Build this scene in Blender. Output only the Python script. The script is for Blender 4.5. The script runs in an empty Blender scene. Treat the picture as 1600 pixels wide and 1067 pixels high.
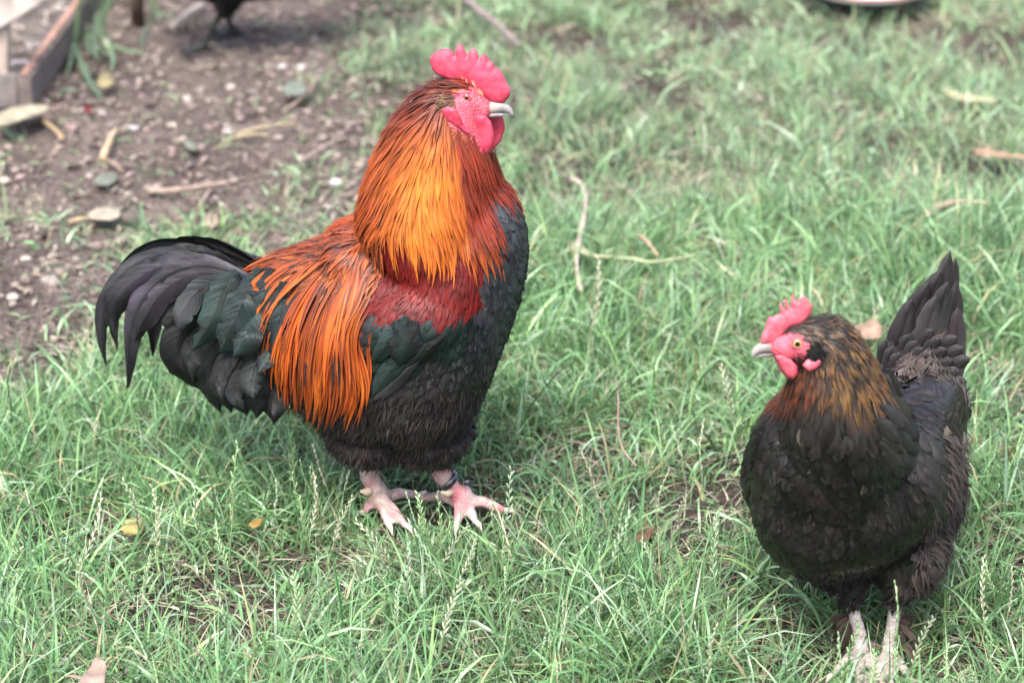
import bpy, bmesh, math, random
import numpy as np
from mathutils import Vector, Matrix, noise
from mathutils.bvhtree import BVHTree
from mathutils.geometry import delaunay_2d_cdt

R = math.radians
rng = random.Random(7)
nrg = np.random.default_rng(11)
scene = bpy.context.scene
COL = scene.collection

# ------------------------------------------------------------------ camera
CAM_H, PITCH, LENS, SENSOR = 1.42, R(25.0), 85.0, 36.0
cam_d = bpy.data.cameras.new('camera')
cam = bpy.data.objects.new('camera', cam_d)
COL.objects.link(cam)
cam.location = (0, 0, CAM_H)
cam.rotation_euler = (R(90) - PITCH, 0, 0)
cam_d.lens = LENS
cam_d.sensor_width = SENSOR
cam_d.clip_start = 0.05
cam_d.clip_end = 400
cam_d.dof.use_dof = True
cam_d.dof.focus_distance = 2.66
cam_d.dof.aperture_fstop = 4.5
scene.camera = cam

# ------------------------------------------------------------------ world, sun, exposure
SUN_EL, SUN_AZ = R(62), R(200)      # azimuth measured from +Y clockwise
world = bpy.data.worlds.new('World')
scene.world = world
world.use_nodes = True
wn = world.node_tree
wn.nodes.clear()
sky = wn.nodes.new('ShaderNodeTexSky')
sky.sky_type = 'NISHITA'
sky.sun_disc = False
sky.sun_elevation = SUN_EL
sky.sun_rotation = SUN_AZ
sky.air_density = 1.0
sky.dust_density = 5.0
sky.ozone_density = 0.6
hsv = wn.nodes.new('ShaderNodeHueSaturation')
hsv.inputs['Saturation'].default_value = 0.95
bgn = wn.nodes.new('ShaderNodeBackground')
bgn.inputs['Strength'].default_value = 0.135
out = wn.nodes.new('ShaderNodeOutputWorld')
wn.links.new(sky.outputs[0], hsv.inputs['Color'])
wn.links.new(hsv.outputs[0], bgn.inputs['Color'])
wn.links.new(bgn.outputs[0], out.inputs[0])
sun_d = bpy.data.lights.new('sun', 'SUN')
sun_d.energy = 1.5
sun_d.angle = R(28)
sun_d.color = (1.0, 0.995, 0.985)
sun = bpy.data.objects.new('sun', sun_d)
COL.objects.link(sun)
sdir = Vector((math.sin(SUN_AZ) * math.cos(SUN_EL), math.cos(SUN_AZ) * math.cos(SUN_EL), math.sin(SUN_EL)))
sun.rotation_euler = sdir.to_track_quat('Z', 'Y').to_euler()
sun.location = sdir * 20
vs = scene.view_settings
vs.view_transform = 'Standard'
vs.look = 'None'
vs.exposure = 2.2
vs.gamma = 1.0
scene.cycles.use_denoising = True
scene.cycles.max_bounces = 6
scene.cycles.transparent_max_bounces = 4

# ------------------------------------------------------------------ photo-pixel helpers (1600 x 1067 photo)
FPX = 1600 * LENS / SENSOR
FWD = Vector((0, math.cos(PITCH), -math.sin(PITCH)))
UPV = Vector((0, math.sin(PITCH), math.cos(PITCH)))
RGT = Vector((1, 0, 0))
CAMP = Vector((0, 0, CAM_H))


def ray(px, py):
    return (FWD + RGT * ((px - 800) / FPX) + UPV * ((533.5 - py) / FPX)).normalized()


def proj(p):
    d = p - CAMP
    w = d.dot(FWD)
    return 800 + FPX * d.dot(RGT) / w, 533.5 - FPX * d.dot(UPV) / w


def gp(px, py, z=0.0):
    d = ray(px, py)
    return CAMP + d * ((z - CAM_H) / d.z)


def on_plane(px, py, o, n):
    d = ray(px, py)
    return CAMP + d * ((o - CAMP).dot(n) / d.dot(n))


# ------------------------------------------------------------------ materials
def new_mat(name):
    m = bpy.data.materials.new(name)
    m.use_nodes = True
    nt = m.node_tree
    nt.nodes.clear()
    o = nt.nodes.new('ShaderNodeOutputMaterial')
    b = nt.nodes.new('ShaderNodeBsdfPrincipled')
    nt.links.new(b.outputs[0], o.inputs[0])
    return m, nt, b, o


def node(nt, t, **kw):
    n = nt.nodes.new(t)
    for k, v in kw.items():
        if k in n.inputs.keys():
            n.inputs[k].default_value = v
        else:
            setattr(n, k, v)
    return n


def mat_tint(name, rough=0.5, spec=0.4, metal=0.0, nscale=60, namp=0.25, bump=0.0, bscale=200, sss=0.0, sheen=0.0, barbs=False, trans=0.0, gain=1.0):
    m, nt, b, o = new_mat(name)
    at = node(nt, 'ShaderNodeAttribute', attribute_name='tint')
    tc = node(nt, 'ShaderNodeTexCoord')
    nz = node(nt, 'ShaderNodeTexNoise', Scale=nscale, Detail=3.0)
    nt.links.new(tc.outputs['Object'], nz.inputs['Vector'])
    mr = node(nt, 'ShaderNodeMapRange')
    mr.inputs[1].default_value = 0.3
    mr.inputs[2].default_value = 0.7
    mr.inputs[3].default_value = gain * (1 - namp)
    mr.inputs[4].default_value = gain * (1 + namp)
    nt.links.new(nz.outputs[0], mr.inputs[0])
    mul = node(nt, 'ShaderNodeVectorMath', operation='SCALE')
    nt.links.new(at.outputs['Color'], mul.inputs[0])
    val = mr.outputs[0]
    if barbs:
        # fine barbs slanting from the shaft: u along, v across the feather
        uv = node(nt, 'ShaderNodeUVMap')
        sp = node(nt, 'ShaderNodeSeparateXYZ')
        nt.links.new(uv.outputs[0], sp.inputs[0])
        ab = node(nt, 'ShaderNodeMath', operation='ABSOLUTE')
        nt.links.new(sp.outputs['Y'], ab.inputs[0])
        k1 = node(nt, 'ShaderNodeMath', operation='MULTIPLY')
        k1.inputs[1].default_value = -0.16
        nt.links.new(ab.outputs[0], k1.inputs[0])
        ad = node(nt, 'ShaderNodeMath', operation='ADD')
        nt.links.new(sp.outputs['X'], ad.inputs[0])
        nt.links.new(k1.outputs[0], ad.inputs[1])
        cx = node(nt, 'ShaderNodeCombineXYZ')
        nt.links.new(ad.outputs[0], cx.inputs['X'])
        bz = node(nt, 'ShaderNodeTexNoise', Scale=85.0, Detail=4.0, Roughness=0.75)
        nt.links.new(cx.outputs[0], bz.inputs['Vector'])
        m2 = node(nt, 'ShaderNodeMapRange')
        m2.inputs[1].default_value = 0.3
        m2.inputs[2].default_value = 0.7
        m2.inputs[3].default_value = 0.3
        m2.inputs[4].default_value = 1.75
        nt.links.new(bz.outputs[0], m2.inputs[0])
        mm = node(nt, 'ShaderNodeMath', operation='MULTIPLY')
        nt.links.new(mr.outputs[0], mm.inputs[0])
        nt.links.new(m2.outputs[0], mm.inputs[1])
        val = mm.outputs[0]
        bp = node(nt, 'ShaderNodeBump', Strength=0.8, Distance=0.002)
        nt.links.new(bz.outputs[0], bp.inputs['Height'])
        nt.links.new(bp.outputs[0], b.inputs['Normal'])
    nt.links.new(val, mul.inputs['Scale'])
    nt.links.new(mul.outputs[0], b.inputs['Base Color'])
    b.inputs['Roughness'].default_value = rough
    b.inputs['Specular IOR Level'].default_value = spec
    b.inputs['Metallic'].default_value = metal
    if sheen:
        b.inputs['Sheen Weight'].default_value = sheen
        b.inputs['Sheen Roughness'].default_value = 0.4
    if sss:
        b.inputs['Subsurface Weight'].default_value = sss
        b.inputs['Subsurface Radius'].default_value = (0.012, 0.004, 0.003)
        b.inputs['Subsurface Scale'].default_value = 0.6
    if bump:
        bz2 = node(nt, 'ShaderNodeTexVoronoi' if bump > 0.5 else 'ShaderNodeTexNoise', Scale=bscale)
        nt.links.new(tc.outputs['Object'], bz2.inputs['Vector'])
        bp = node(nt, 'ShaderNodeBump', Strength=min(bump, 0.6), Distance=0.002)
        nt.links.new(bz2.outputs[0], bp.inputs['Height'])
        nt.links.new(bp.outputs[0], b.inputs['Normal'])
    if trans:
        tr = node(nt, 'ShaderNodeBsdfTranslucent')
        nt.links.new(mul.outputs[0], tr.inputs['Color'])
        mx = node(nt, 'ShaderNodeMixShader')
        mx.inputs[0].default_value = trans
        nt.links.new(b.outputs[0], mx.inputs[1])
        nt.links.new(tr.outputs[0], mx.inputs[2])
        nt.links.new(mx.outputs[0], o.inputs[0])
    return m


M_HACKLE = mat_tint('hackle feathers', rough=0.42, spec=0.18, nscale=25, namp=0.2)
M_BOW = mat_tint('shoulder feathers', rough=0.5, spec=0.18, nscale=40, namp=0.3)
M_BODYF = mat_tint('body feathers', rough=0.32, spec=0.24, nscale=20, namp=0.35, gain=0.72)
M_TAIL = mat_tint('glossy tail feathers', rough=0.28, spec=0.3, metal=0.25, nscale=22, namp=0.5, barbs=True, gain=0.8)
M_HENTAIL = mat_tint('matt tail feathers', rough=0.38, spec=0.26, nscale=14, namp=0.3, barbs=True, gain=0.75)
M_DOWN = mat_tint('soft down', rough=0.8, spec=0.1, nscale=25, namp=0.35, sheen=0.06, gain=0.8)
M_SKIN = mat_tint('bird skin', rough=0.6, spec=0.35, nscale=90, namp=0.25, bump=0.6, bscale=420)
M_COMB = mat_tint('comb and wattle skin', rough=0.55, spec=0.35, nscale=45, namp=0.22, bump=0.35, bscale=480, sss=0.3)
M_HORN = mat_tint('beak and claw horn', rough=0.5, spec=0.25, nscale=120, namp=0.2)
M_EYE = mat_tint('eye', rough=0.06, spec=0.8, nscale=400, namp=0.1)
M_GRASS = mat_tint('grass blades', rough=0.36, spec=0.55, nscale=8, namp=0.12, trans=0.28)
M_STEM = mat_tint('dry stems', rough=0.75, spec=0.2, nscale=60, namp=0.3, bump=0.3, bscale=300)
M_LEAF = mat_tint('fallen leaves', rough=0.7, spec=0.25, nscale=50, namp=0.25, bump=0.3, bscale=120, trans=0.15)
M_WOOD = mat_tint('weathered timber', rough=0.8, spec=0.2, nscale=40, namp=0.3, bump=0.4, bscale=80)
M_STONE = mat_tint('pebbles', rough=0.9, spec=0.1, nscale=150, namp=0.3, bump=0.3, bscale=250)
M_ENAMEL = mat_tint('white enamel', rough=0.3, spec=0.5, nscale=10, namp=0.04)


def mat_soil():
    m, nt, b, o = new_mat('soil')
    tc = node(nt, 'ShaderNodeTexCoord')
    n1 = node(nt, 'ShaderNodeTexNoise', Scale=5.0, Detail=6.0, Roughness=0.65)
    n2 = node(nt, 'ShaderNodeTexNoise', Scale=70.0, Detail=6.0, Roughness=0.75)
    n3 = node(nt, 'ShaderNodeTexVoronoi', Scale=110.0)
    for n in (n1, n2, n3):
        nt.links.new(tc.outputs['Object'], n.inputs['Vector'])
    r1 = node(nt, 'ShaderNodeValToRGB')
    e = r1.color_ramp.elements
    e[0].position, e[0].color = 0.3, (0.088, 0.070, 0.064, 1)
    e[1].position, e[1].color = 0.72, (0.21, 0.172, 0.158, 1)
    nt.links.new(n1.outputs[0], r1.inputs[0])
    r2 = node(nt, 'ShaderNodeValToRGB')
    e = r2.color_ramp.elements
    e[0].position, e[0].color = 0.36, (0.34, 0.32, 0.31, 1)
    e[1].position, e[1].color = 0.66, (1.55, 1.5, 1.46, 1)
    nt.links.new(n2.outputs[0], r2.inputs[0])
    mx = node(nt, 'ShaderNodeMix', data_type='RGBA', blend_type='MULTIPLY')
    mx.inputs[0].default_value = 1.0
    nt.links.new(r1.outputs[0], mx.inputs[6])
    nt.links.new(r2.outputs[0], mx.inputs[7])
    # turf colour far out of the picture, where no single blades are built
    at = node(nt, 'ShaderNodeAttribute', attribute_name='turf')
    r3 = node(nt, 'ShaderNodeValToRGB')
    e = r3.color_ramp.elements
    e[0].position, e[0].color = 0.3, (0.05, 0.09, 0.035, 1)
    e[1].position, e[1].color = 0.7, (0.15, 0.24, 0.09, 1)
    nt.links.new(n2.outputs[0], r3.inputs[0])
    m2 = node(nt, 'ShaderNodeMix', data_type='RGBA')
    nt.links.new(at.outputs['Fac'], m2.inputs[0])
    nt.links.new(mx.outputs[2], m2.inputs[6])
    nt.links.new(r3.outputs[0], m2.inputs[7])
    # soil darkened under the lawn: shade between the blades painted in
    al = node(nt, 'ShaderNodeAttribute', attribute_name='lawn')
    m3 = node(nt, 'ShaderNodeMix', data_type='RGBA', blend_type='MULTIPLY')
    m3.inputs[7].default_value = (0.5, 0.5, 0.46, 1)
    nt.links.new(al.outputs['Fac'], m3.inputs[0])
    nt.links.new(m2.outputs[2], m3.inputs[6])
    nt.links.new(m3.outputs[2], b.inputs['Base Color'])
    b.inputs['Roughness'].default_value = 0.95
    b.inputs['Specular IOR Level'].default_value = 0.15
    ad = node(nt, 'ShaderNodeMath', operation='ADD')
    nt.links.new(n2.outputs[0], ad.inputs[0])
    nt.links.new(n3.outputs[0], ad.inputs[1])
    bp = node(nt, 'ShaderNodeBump', Strength=1.0, Distance=0.02)
    nt.links.new(ad.outputs[0], bp.inputs['Height'])
    nt.links.new(bp.outputs[0], b.inputs['Normal'])
    return m


M_SOIL = mat_soil()

# ------------------------------------------------------------------ object helpers


def tag(o, label=None, cat=None, group=None, kind=None):
    if label: o['label'] = label
    if cat: o['category'] = cat
    if group: o['group'] = group
    if kind: o['kind'] = kind
    return o


def root(name, loc, label, cat, group=None):
    o = bpy.data.objects.new(name, None)
    o.empty_display_size = 0.05
    COL.objects.link(o)
    o.location = loc
    return tag(o, label, cat, group)


class Acc:
    """collects vertices, faces, one tint per vertex and one uv per vertex"""

    def __init__(s):
        s.v, s.f, s.c, s.uv = [], [], [], []

    def add(s, vs_, fs, cs, uvs=None):
        n = len(s.v)
        s.v.extend(vs_)
        s.f.extend([tuple(i + n for i in f) for f in fs])
        s.c.extend(cs)
        s.uv.extend(uvs if uvs else [(0.5, 0.0)] * len(vs_))

    def mesh(s, name, mat, origin=Vector((0, 0, 0)), smooth=True):
        me = bpy.data.meshes.new(name)
        me.from_pydata([tuple(Vector(p) - origin) for p in s.v], [], s.f)
        a = me.color_attributes.new('tint', 'FLOAT_COLOR', 'POINT')
        a.data.foreach_set('color', np.array([(c[0], c[1], c[2], 1.0) for c in s.c], dtype=np.float32).ravel())
        ul = me.uv_layers.new(name='UVMap')
        li = np.empty(len(me.loops), dtype=np.int32)
        me.loops.foreach_get('vertex_index', li)
        ul.data.foreach_set('uv', np.array(s.uv, dtype=np.float32)[li].ravel())
        if smooth:
            me.polygons.foreach_set('use_smooth', [True] * len(me.polygons))
        me.materials.append(mat)
        me.update()
        return me

    def build(s, name, mat, parent=None, origin=None, smooth=True):
        org = Vector((0, 0, 0))
        if parent is not None:
            q = parent
            while q is not None:
                org = org + q.location
                q = q.parent
        if origin is not None and parent is None:
            org = Vector(origin)
        me = s.mesh(name, mat, org, smooth)
        o = bpy.data.objects.new(name, me)
        COL.objects.link(o)
        if parent is not None:
            o.parent = parent
        elif origin is not None:
            o.location = origin
        return o


def spline(pts, n):
    """Catmull-Rom resample of a list of tuples to n points"""
    P = [np.array(p, float) for p in pts]
    P = [2 * P[0] - P[1]] + P + [2 * P[-1] - P[-2]]
    segs = len(P) - 3
    outp = []
    for k in range(n):
        t = k / (n - 1) * segs
        i = min(int(t), segs - 1)
        t -= i
        a, b, c, d = P[i:i + 4]
        outp.append(0.5 * (2 * b + (c - a) * t + (2 * a - 5 * b + 4 * c - d) * t * t + (3 * b - a - 3 * c + d) * t ** 3))
    return outp


def tube(acc, pts, rad, col, ns=10, cap=True, axes=None, up=None):
    """pts list of Vector, rad list of r or (a, b); col colour or list"""
    n = len(pts)
    vs_, fs, cs, uvs = [], [], [], []
    prev = None
    for i in range(n):
        t = (pts[min(i + 1, n - 1)] - pts[max(i - 1, 0)]).normalized()
        u = Vector(up) if up is not None else (prev if prev is not None else (Vector((0, 0, 1)) if abs(t.z) < 0.9 else Vector((0, 1, 0))))
        a = (u - t * u.dot(t)).normalized()
        prev = a
        b = t.cross(a)
        if axes is not None:
            a, b = axes
        r = rad[i] if isinstance(rad[i], (tuple, list)) else (rad[i], rad[i])
        c = col[i] if isinstance(col, list) else col
        for k in range(ns):
            th = 2 * math.pi * k / ns
            vs_.append(pts[i] + a * (r[0] * math.cos(th)) + b * (r[1] * math.sin(th)))
            cs.append(c)
            uvs.append((i / (n - 1), k / ns))
    for i in range(n - 1):
        for k in range(ns):
            k2 = (k + 1) % ns
            fs.append((i * ns + k, i * ns + k2, (i + 1) * ns + k2, (i + 1) * ns + k))
    if cap:
        fs.append(tuple(range(ns - 1, -1, -1)))
        fs.append(tuple((n - 1) * ns + k for k in range(ns)))
    acc.add(vs_, fs, cs, uvs)


def ellipsoid(acc, c, ax, col=(0.5, 0.5, 0.5), nu=20, nv=12):
    """ax: three Vectors (already scaled by radius)"""
    vs_, fs = [], []
    vs_.append(c + ax[2])
    for j in range(1, nv):
        ph = math.pi * j / nv
        for i in range(nu):
            th = 2 * math.pi * i / nu
            vs_.append(c + ax[0] * (math.sin(ph) * math.cos(th)) + ax[1] * (math.sin(ph) * math.sin(th)) + ax[2] * math.cos(ph))
    vs_.append(c - ax[2])
    for i in range(nu):
        fs.append((0, 1 + i, 1 + (i + 1) % nu))
        for j in range(nv - 2):
            a = 1 + j * nu
            fs.append((a + i, a + nu + i, a + nu + (i + 1) % nu, a + (i + 1) % nu))
        a = 1 + (nv - 2) * nu
        fs.append((a + i, len(vs_) - 1, a + (i + 1) % nu))
    acc.add(vs_, fs, [col] * len(vs_))


def inside(poly, x, y):
    c = False
    n = len(poly)
    j = n - 1
    for i in range(n):
        xi, yi = poly[i]
        xj, yj = poly[j]
        if (yi > y) != (yj > y) and x < (xj - xi) * (y - yi) / (yj - yi) + xi:
            c = not c
        j = i
    return c


def seg_dist(poly, x, y):
    d = 1e9
    n = len(poly)
    for i in range(n):
        ax, ay = poly[i]
        bx, by = poly[(i + 1) % n]
        vx, vy = bx - ax, by - ay
        L = vx * vx + vy * vy
        t = 0 if L == 0 else max(0, min(1, ((x - ax) * vx + (y - ay) * vy) / L))
        d = min(d, math.hypot(x - ax - t * vx, y - ay - t * vy))
    return d


def inflate(acc, poly, fn, thick, soft, step, colfn, edge=0.12, wob=0.0):
    """closed pillow over a 2D outline; fn(x, y, h) -> Vector; thick half thickness"""
    b = []
    n = len(poly)
    for i in range(n):
        a, c = poly[i], poly[(i + 1) % n]
        L = math.hypot(c[0] - a[0], c[1] - a[1])
        k = max(1, int(round(L / step)))
        for q in range(k):
            b.append((a[0] + (c[0] - a[0]) * q / k, a[1] + (c[1] - a[1]) * q / k))
    xs = [p[0] for p in poly]
    ys = [p[1] for p in poly]
    pts = list(b)
    y = min(ys)
    r = 0
    while y < max(ys):
        x = min(xs) + (step / 2 if r % 2 else 0)
        while x < max(xs):
            if inside(poly, x, y) and seg_dist(poly, x, y) > step * 0.55:
                pts.append((x, y))
            x += step
        y += step * 0.87
        r += 1
    nb = len(b)
    res = delaunay_2d_cdt([Vector(p) for p in pts], [(i, (i + 1) % nb) for i in range(nb)], [], 1, 1e-6)
    V, F = res[0], res[2]
    fr, ov = [], []
    for p in V:
        d = seg_dist(poly, p[0], p[1])
        h = thick * (edge + (1 - edge) * math.sqrt(max(0, 1 - (1 - min(1, d / soft)) ** 2)))
        w = wob * noise.noise(Vector((p[0] * 0.05, p[1] * 0.05, 3.1)))
        fr.append(fn(p[0], p[1], h + w))
        ov.append(fn(p[0], p[1], -h + w))
    m = len(V)
    fs = [tuple(f) for f in F] + [tuple(m + i for i in reversed(f)) for f in F]
    # close the rim
    from collections import Counter
    ec = {}
    for f in F:
        for i in range(len(f)):
            e = (f[i], f[(i + 1) % len(f)])
            if (e[1], e[0]) in ec:
                del ec[(e[1], e[0])]
            else:
                ec[e] = 1
    for (i, j) in ec:
        fs.append((j, i, m + i, m + j))
    cs = [colfn(p[0], p[1]) for p in V]
    acc.add(fr + ov, fs, cs + cs)


def remesh(acc, voxel, smooth=6):
    """one continuous skin over all the volumes in acc -> evaluated mesh"""
    me = bpy.data.meshes.new('tmp')
    me.from_pydata([tuple(v) for v in acc.v], [], acc.f)
    o = bpy.data.objects.new('tmp', me)
    COL.objects.link(o)
    m = o.modifiers.new('r', 'REMESH')
    m.mode = 'VOXEL'
    m.voxel_size = voxel
    s = o.modifiers.new('s', 'SMOOTH')
    s.iterations = smooth
    s.factor = 0.5
    dg = bpy.context.evaluated_depsgraph_get()
    dg.update()
    r = bpy.data.meshes.new_from_object(o.evaluated_get(dg))
    bpy.data.objects.remove(o)
    bpy.data.meshes.remove(me)
    return r


# ------------------------------------------------------------------ feathers
def lerp(a, b, t):
    return tuple(x + (y - x) * t for x, y in zip(a, b))


def jit(c, a=0.18, r=rng):
    k = 1 + r.uniform(-a, a)
    return (c[0] * k * (1 + r.uniform(-a, a) * .3), c[1] * k * (1 + r.uniform(-a, a) * .4), c[2] * k)


def blade(acc, pts, nrm, width, edge_c, core_c, base_c=None, shape='round', camber=0.12, across=3, ragged=0.0, r=rng, band=0.0):
    """one feather along pts: vane with a raised shaft; edge, core and root colours"""
    n = len(pts)
    vs_, fs, cs, uvs = [], [], [], []
    for i in range(n):
        u = i / (n - 1)
        t = (pts[min(i + 1, n - 1)] - pts[max(i - 1, 0)])
        t = t.normalized() if t.length > 1e-9 else Vector((0, 0, -1))
        s = t.cross(nrm[i])
        s = s.normalized() if s.length > 1e-9 else Vector((1, 0, 0))
        nn = s.cross(t)
        if shape == 'round':
            w = (0.35 + 0.65 * min(1, u * 2.2)) * (math.sqrt(max(0.0, 1 - ((u - 0.55) / 0.45) ** 2)) if u > 0.55 else 1)
        elif shape == 'lance':
            w = (0.5 + 0.5 * min(1, u * 2.5)) * (1 if u < 0.45 else max(0.0, 1 - ((u - 0.45) / 0.55) ** 1.6))
        else:  # sickle
            w = (0.30 + 0.70 * min(1, u * 3.0)) * (1 if u < 0.6 else max(0.0, 1 - ((u - 0.6) / 0.4) ** 2.2))
        w = max(w, 0.02) * width
        for k in range(across):
            q = -1 + 2 * k / (across - 1)
            ww = w
            if ragged and abs(q) > 0.9:
                nt_ = noise.noise(Vector((u * 15.0, q * 3.0 + width * 900, pts[0].x * 90)))
                ww = w * (1 - ragged * (max(0, nt_ - .28) * 2.6 + .14 * r.random() ** 2))
            vs_.append(pts[i] + s * (q * ww * 0.5) + nn * ((1 - q * q) * camber * width))
            c = lerp(core_c, edge_c, abs(q) ** 0.8)
            if band:
                bn = 1 + band * noise.noise(Vector((u * 3.2, width * 700, pts[0].z * 60)))  # tone bands along the vane, sheen painted into the feather colour
                c = (c[0] * bn, c[1] * bn, c[2] * bn)
            if base_c is not None:
                c = lerp(base_c, c, min(1, u * 2.2))
            cs.append(c)
            uvs.append((u, q))
    for i in range(n - 1):
        for k in range(across - 1):
            a = i * across + k
            fs.append((a, a + 1, a + across + 1, a + across))
    acc.add(vs_, fs, cs, uvs)


class Skin:
    """surface of a bird with a field of feather directions given in photo coordinates"""

    def __init__(s, mesh, ctrl, ex, ez):
        s.verts = [v.co.copy() for v in mesh.vertices]
        s.polys = [tuple(p.vertices) for p in mesh.polygons]
        s.bvh = BVHTree.FromPolygons(s.verts, s.polys)
        s.cp = np.array([(c[0], c[1]) for c in ctrl], float)
        s.cd = [(ex * c[2] - ez * c[3]).normalized() for c in ctrl]
        s.cdn = np.array([tuple(v) for v in s.cd])
        ar = np.array([p.area for p in mesh.polygons])
        s.cum = np.cumsum(ar)

    def flow(s, p):
        x, y = proj(p)
        d = ((s.cp - (x, y)) ** 2).sum(1) + 60.0
        w = 1.0 / d ** 2
        v = (s.cdn * w[:, None]).sum(0)
        return Vector(v).normalized()

    def sample(s, r):
        i = int(np.searchsorted(s.cum, r.random() * s.cum[-1]))
        f = s.polys[min(i, len(s.polys) - 1)]
        a, b, c = s.verts[f[0]], s.verts[f[1]], s.verts[f[2]]
        if len(f) == 4 and r.random() < 0.5:
            b, c = s.verts[f[2]], s.verts[f[3]]
        u, v = r.random(), r.random()
        if u + v > 1:
            u, v = 1 - u, 1 - v
        return a + (b - a) * u + (c - a) * v

    def hit(s, px, py):
        h = s.bvh.ray_cast(CAMP, ray(px, py))
        return h[0], h[1]

    def trace(s, p, L, nseg, lift0, lift1, free=2.0, sway=0.0, droop=0.0, twist=None, r=rng):
        co, n, _, _ = s.bvh.find_nearest(p)
        p, n = co, n
        pts, nr = [], []
        st = L / nseg
        ja = r.gauss(0, sway)
        d = None
        for k in range(nseg + 1):
            u = k / nseg
            pts.append(p + n * (lift0 + (lift1 - lift0) * u))
            nr.append(n)
            if u < free:
                fl = s.flow(p)
                d = fl - n * fl.dot(n)
                if d.length < 1e-4:
                    d = Vector((0, 0, -1)) - n * (-n.z)
                d.normalize()
                d = (d + n.cross(d) * ja).normalized()
                q = p + d * st
                co, n2, _, _ = s.bvh.find_nearest(q)
                if co is None:
                    co, n2 = q, n
                n = (n * 0.4 + n2 * 0.6).normalized()
                p = co
            else:
                d = (d + Vector((0, 0, -droop))).normalized()
                p = p + d * st
        return pts, nr


def surf_feathers(skin, count, spec, accs, r):
    """scatter feathers; spec(px, py, p, n, r) -> dict or None"""
    made = 0
    for _ in range(count):
        p = skin.sample(r)
        x, y = proj(p)
        s = spec(x + r.gauss(0, 5), y + r.gauss(0, 5), p, r)
        if s is None:
            continue
        L = s['L'] * (1 + r.uniform(-.2, .2))
        pts, nr = skin.trace(p, L, s.get('seg', 4), s.get('l0', 0.001), s.get('l1', 0.004) * r.uniform(.5, 1.5), s.get('free', 2.0), s.get('sway', 0.12), s.get('droop', 0.0), r=r)
        tx, ty = proj(pts[-2])
        e, c, b = s['col'](tx, ty, r)
        blade(accs[s['acc']], pts, nr, s['W'] * r.uniform(.75, 1.25), e, c, b, s.get('shape', 'round'), s.get('camber', .12), r=r)
        made += 1
    return made


def mesh_with_tint(me, name, mat, colfn, parent):
    org = parent.location
    a = me.color_attributes.new('tint', 'FLOAT_COLOR', 'POINT')
    cols = np.ones((len(me.vertices), 4), dtype=np.float32)
    for i, v in enumerate(me.vertices):
        cols[i, :3] = colfn(v.co)
    a.data.foreach_set('color', cols.ravel())
    me.materials.clear()
    me.materials.append(mat)
    me.polygons.foreach_set('use_smooth', [True] * len(me.polygons))
    me.transform(Matrix.Translation(-org))
    me.name = name
    o = bpy.data.objects.new(name, me)
    COL.objects.link(o)
    o.parent = parent
    return o


PX = 0.00073      # metres per photo pixel at the rooster
HX = 0.00066      # and at the hen


# ------------------------------------------------------------------ ground
def vnoise(x, y, s, seed=0):
    """smooth value noise on numpy arrays, about -1..1"""
    x = np.asarray(x) / s + 1000.0
    y = np.asarray(y) / s + 1000.0
    xi, yi = np.floor(x).astype(np.int64), np.floor(y).astype(np.int64)
    fx, fy = x - xi, y - yi
    fx, fy = fx * fx * (3 - 2 * fx), fy * fy * (3 - 2 * fy)

    def h(a, b):
        v = (a * 374761393 + b * 668265263 + seed * 982451653) & 0x7fffffff
        v = ((v ^ (v >> 13)) * 1274126177) & 0x7fffffff
        return ((v ^ (v >> 16)) & 0xffff) / 32767.5 - 1
    return (h(xi, yi) * (1 - fx) + h(xi + 1, yi) * fx) * (1 - fy) + (h(xi, yi + 1) * (1 - fx) + h(xi + 1, yi + 1) * fx) * fy


def poly_px(pts):
    return [(gp(a, b).x, gp(a, b).y) for a, b in pts]


DIRT = poly_px([(-420, -190), (660, -190), (575, -30), (515, 70), (512, 150), (555, 215), (560, 300), (545, 350), (420, 385), (300, 402),
                (200, 430), (150, 520), (60, 555), (-420, 585)])


def sdf(poly, x, y):
    """signed distance, negative inside"""
    d = np.full(np.shape(x), 1e9)
    ins = np.zeros(np.shape(x), bool)
    n = len(poly)
    for i in range(n):
        ax, ay = poly[i]
        bx, by = poly[(i + 1) % n]
        vx, vy = bx - ax, by - ay
        t = np.clip(((x - ax) * vx + (y - ay) * vy) / (vx * vx + vy * vy + 1e-12), 0, 1)
        d = np.minimum(d, np.hypot(x - ax - t * vx, y - ay - t * vy))
        cond = ((ay > y) != (by > y)) & (x < vx * (y - ay) / (vy + 1e-12) + ax)
        ins ^= cond
    return np.where(ins, -d, d)


def ground_z(x, y):
    return (0.010 * vnoise(x, y, 0.35, 1) + 0.006 * vnoise(x, y, 0.12, 2) + 0.003 * vnoise(x, y, 0.04, 3)) - 0.006


def gz(x, y):
    return float(ground_z(np.array([x]), np.array([y]))[0])


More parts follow.
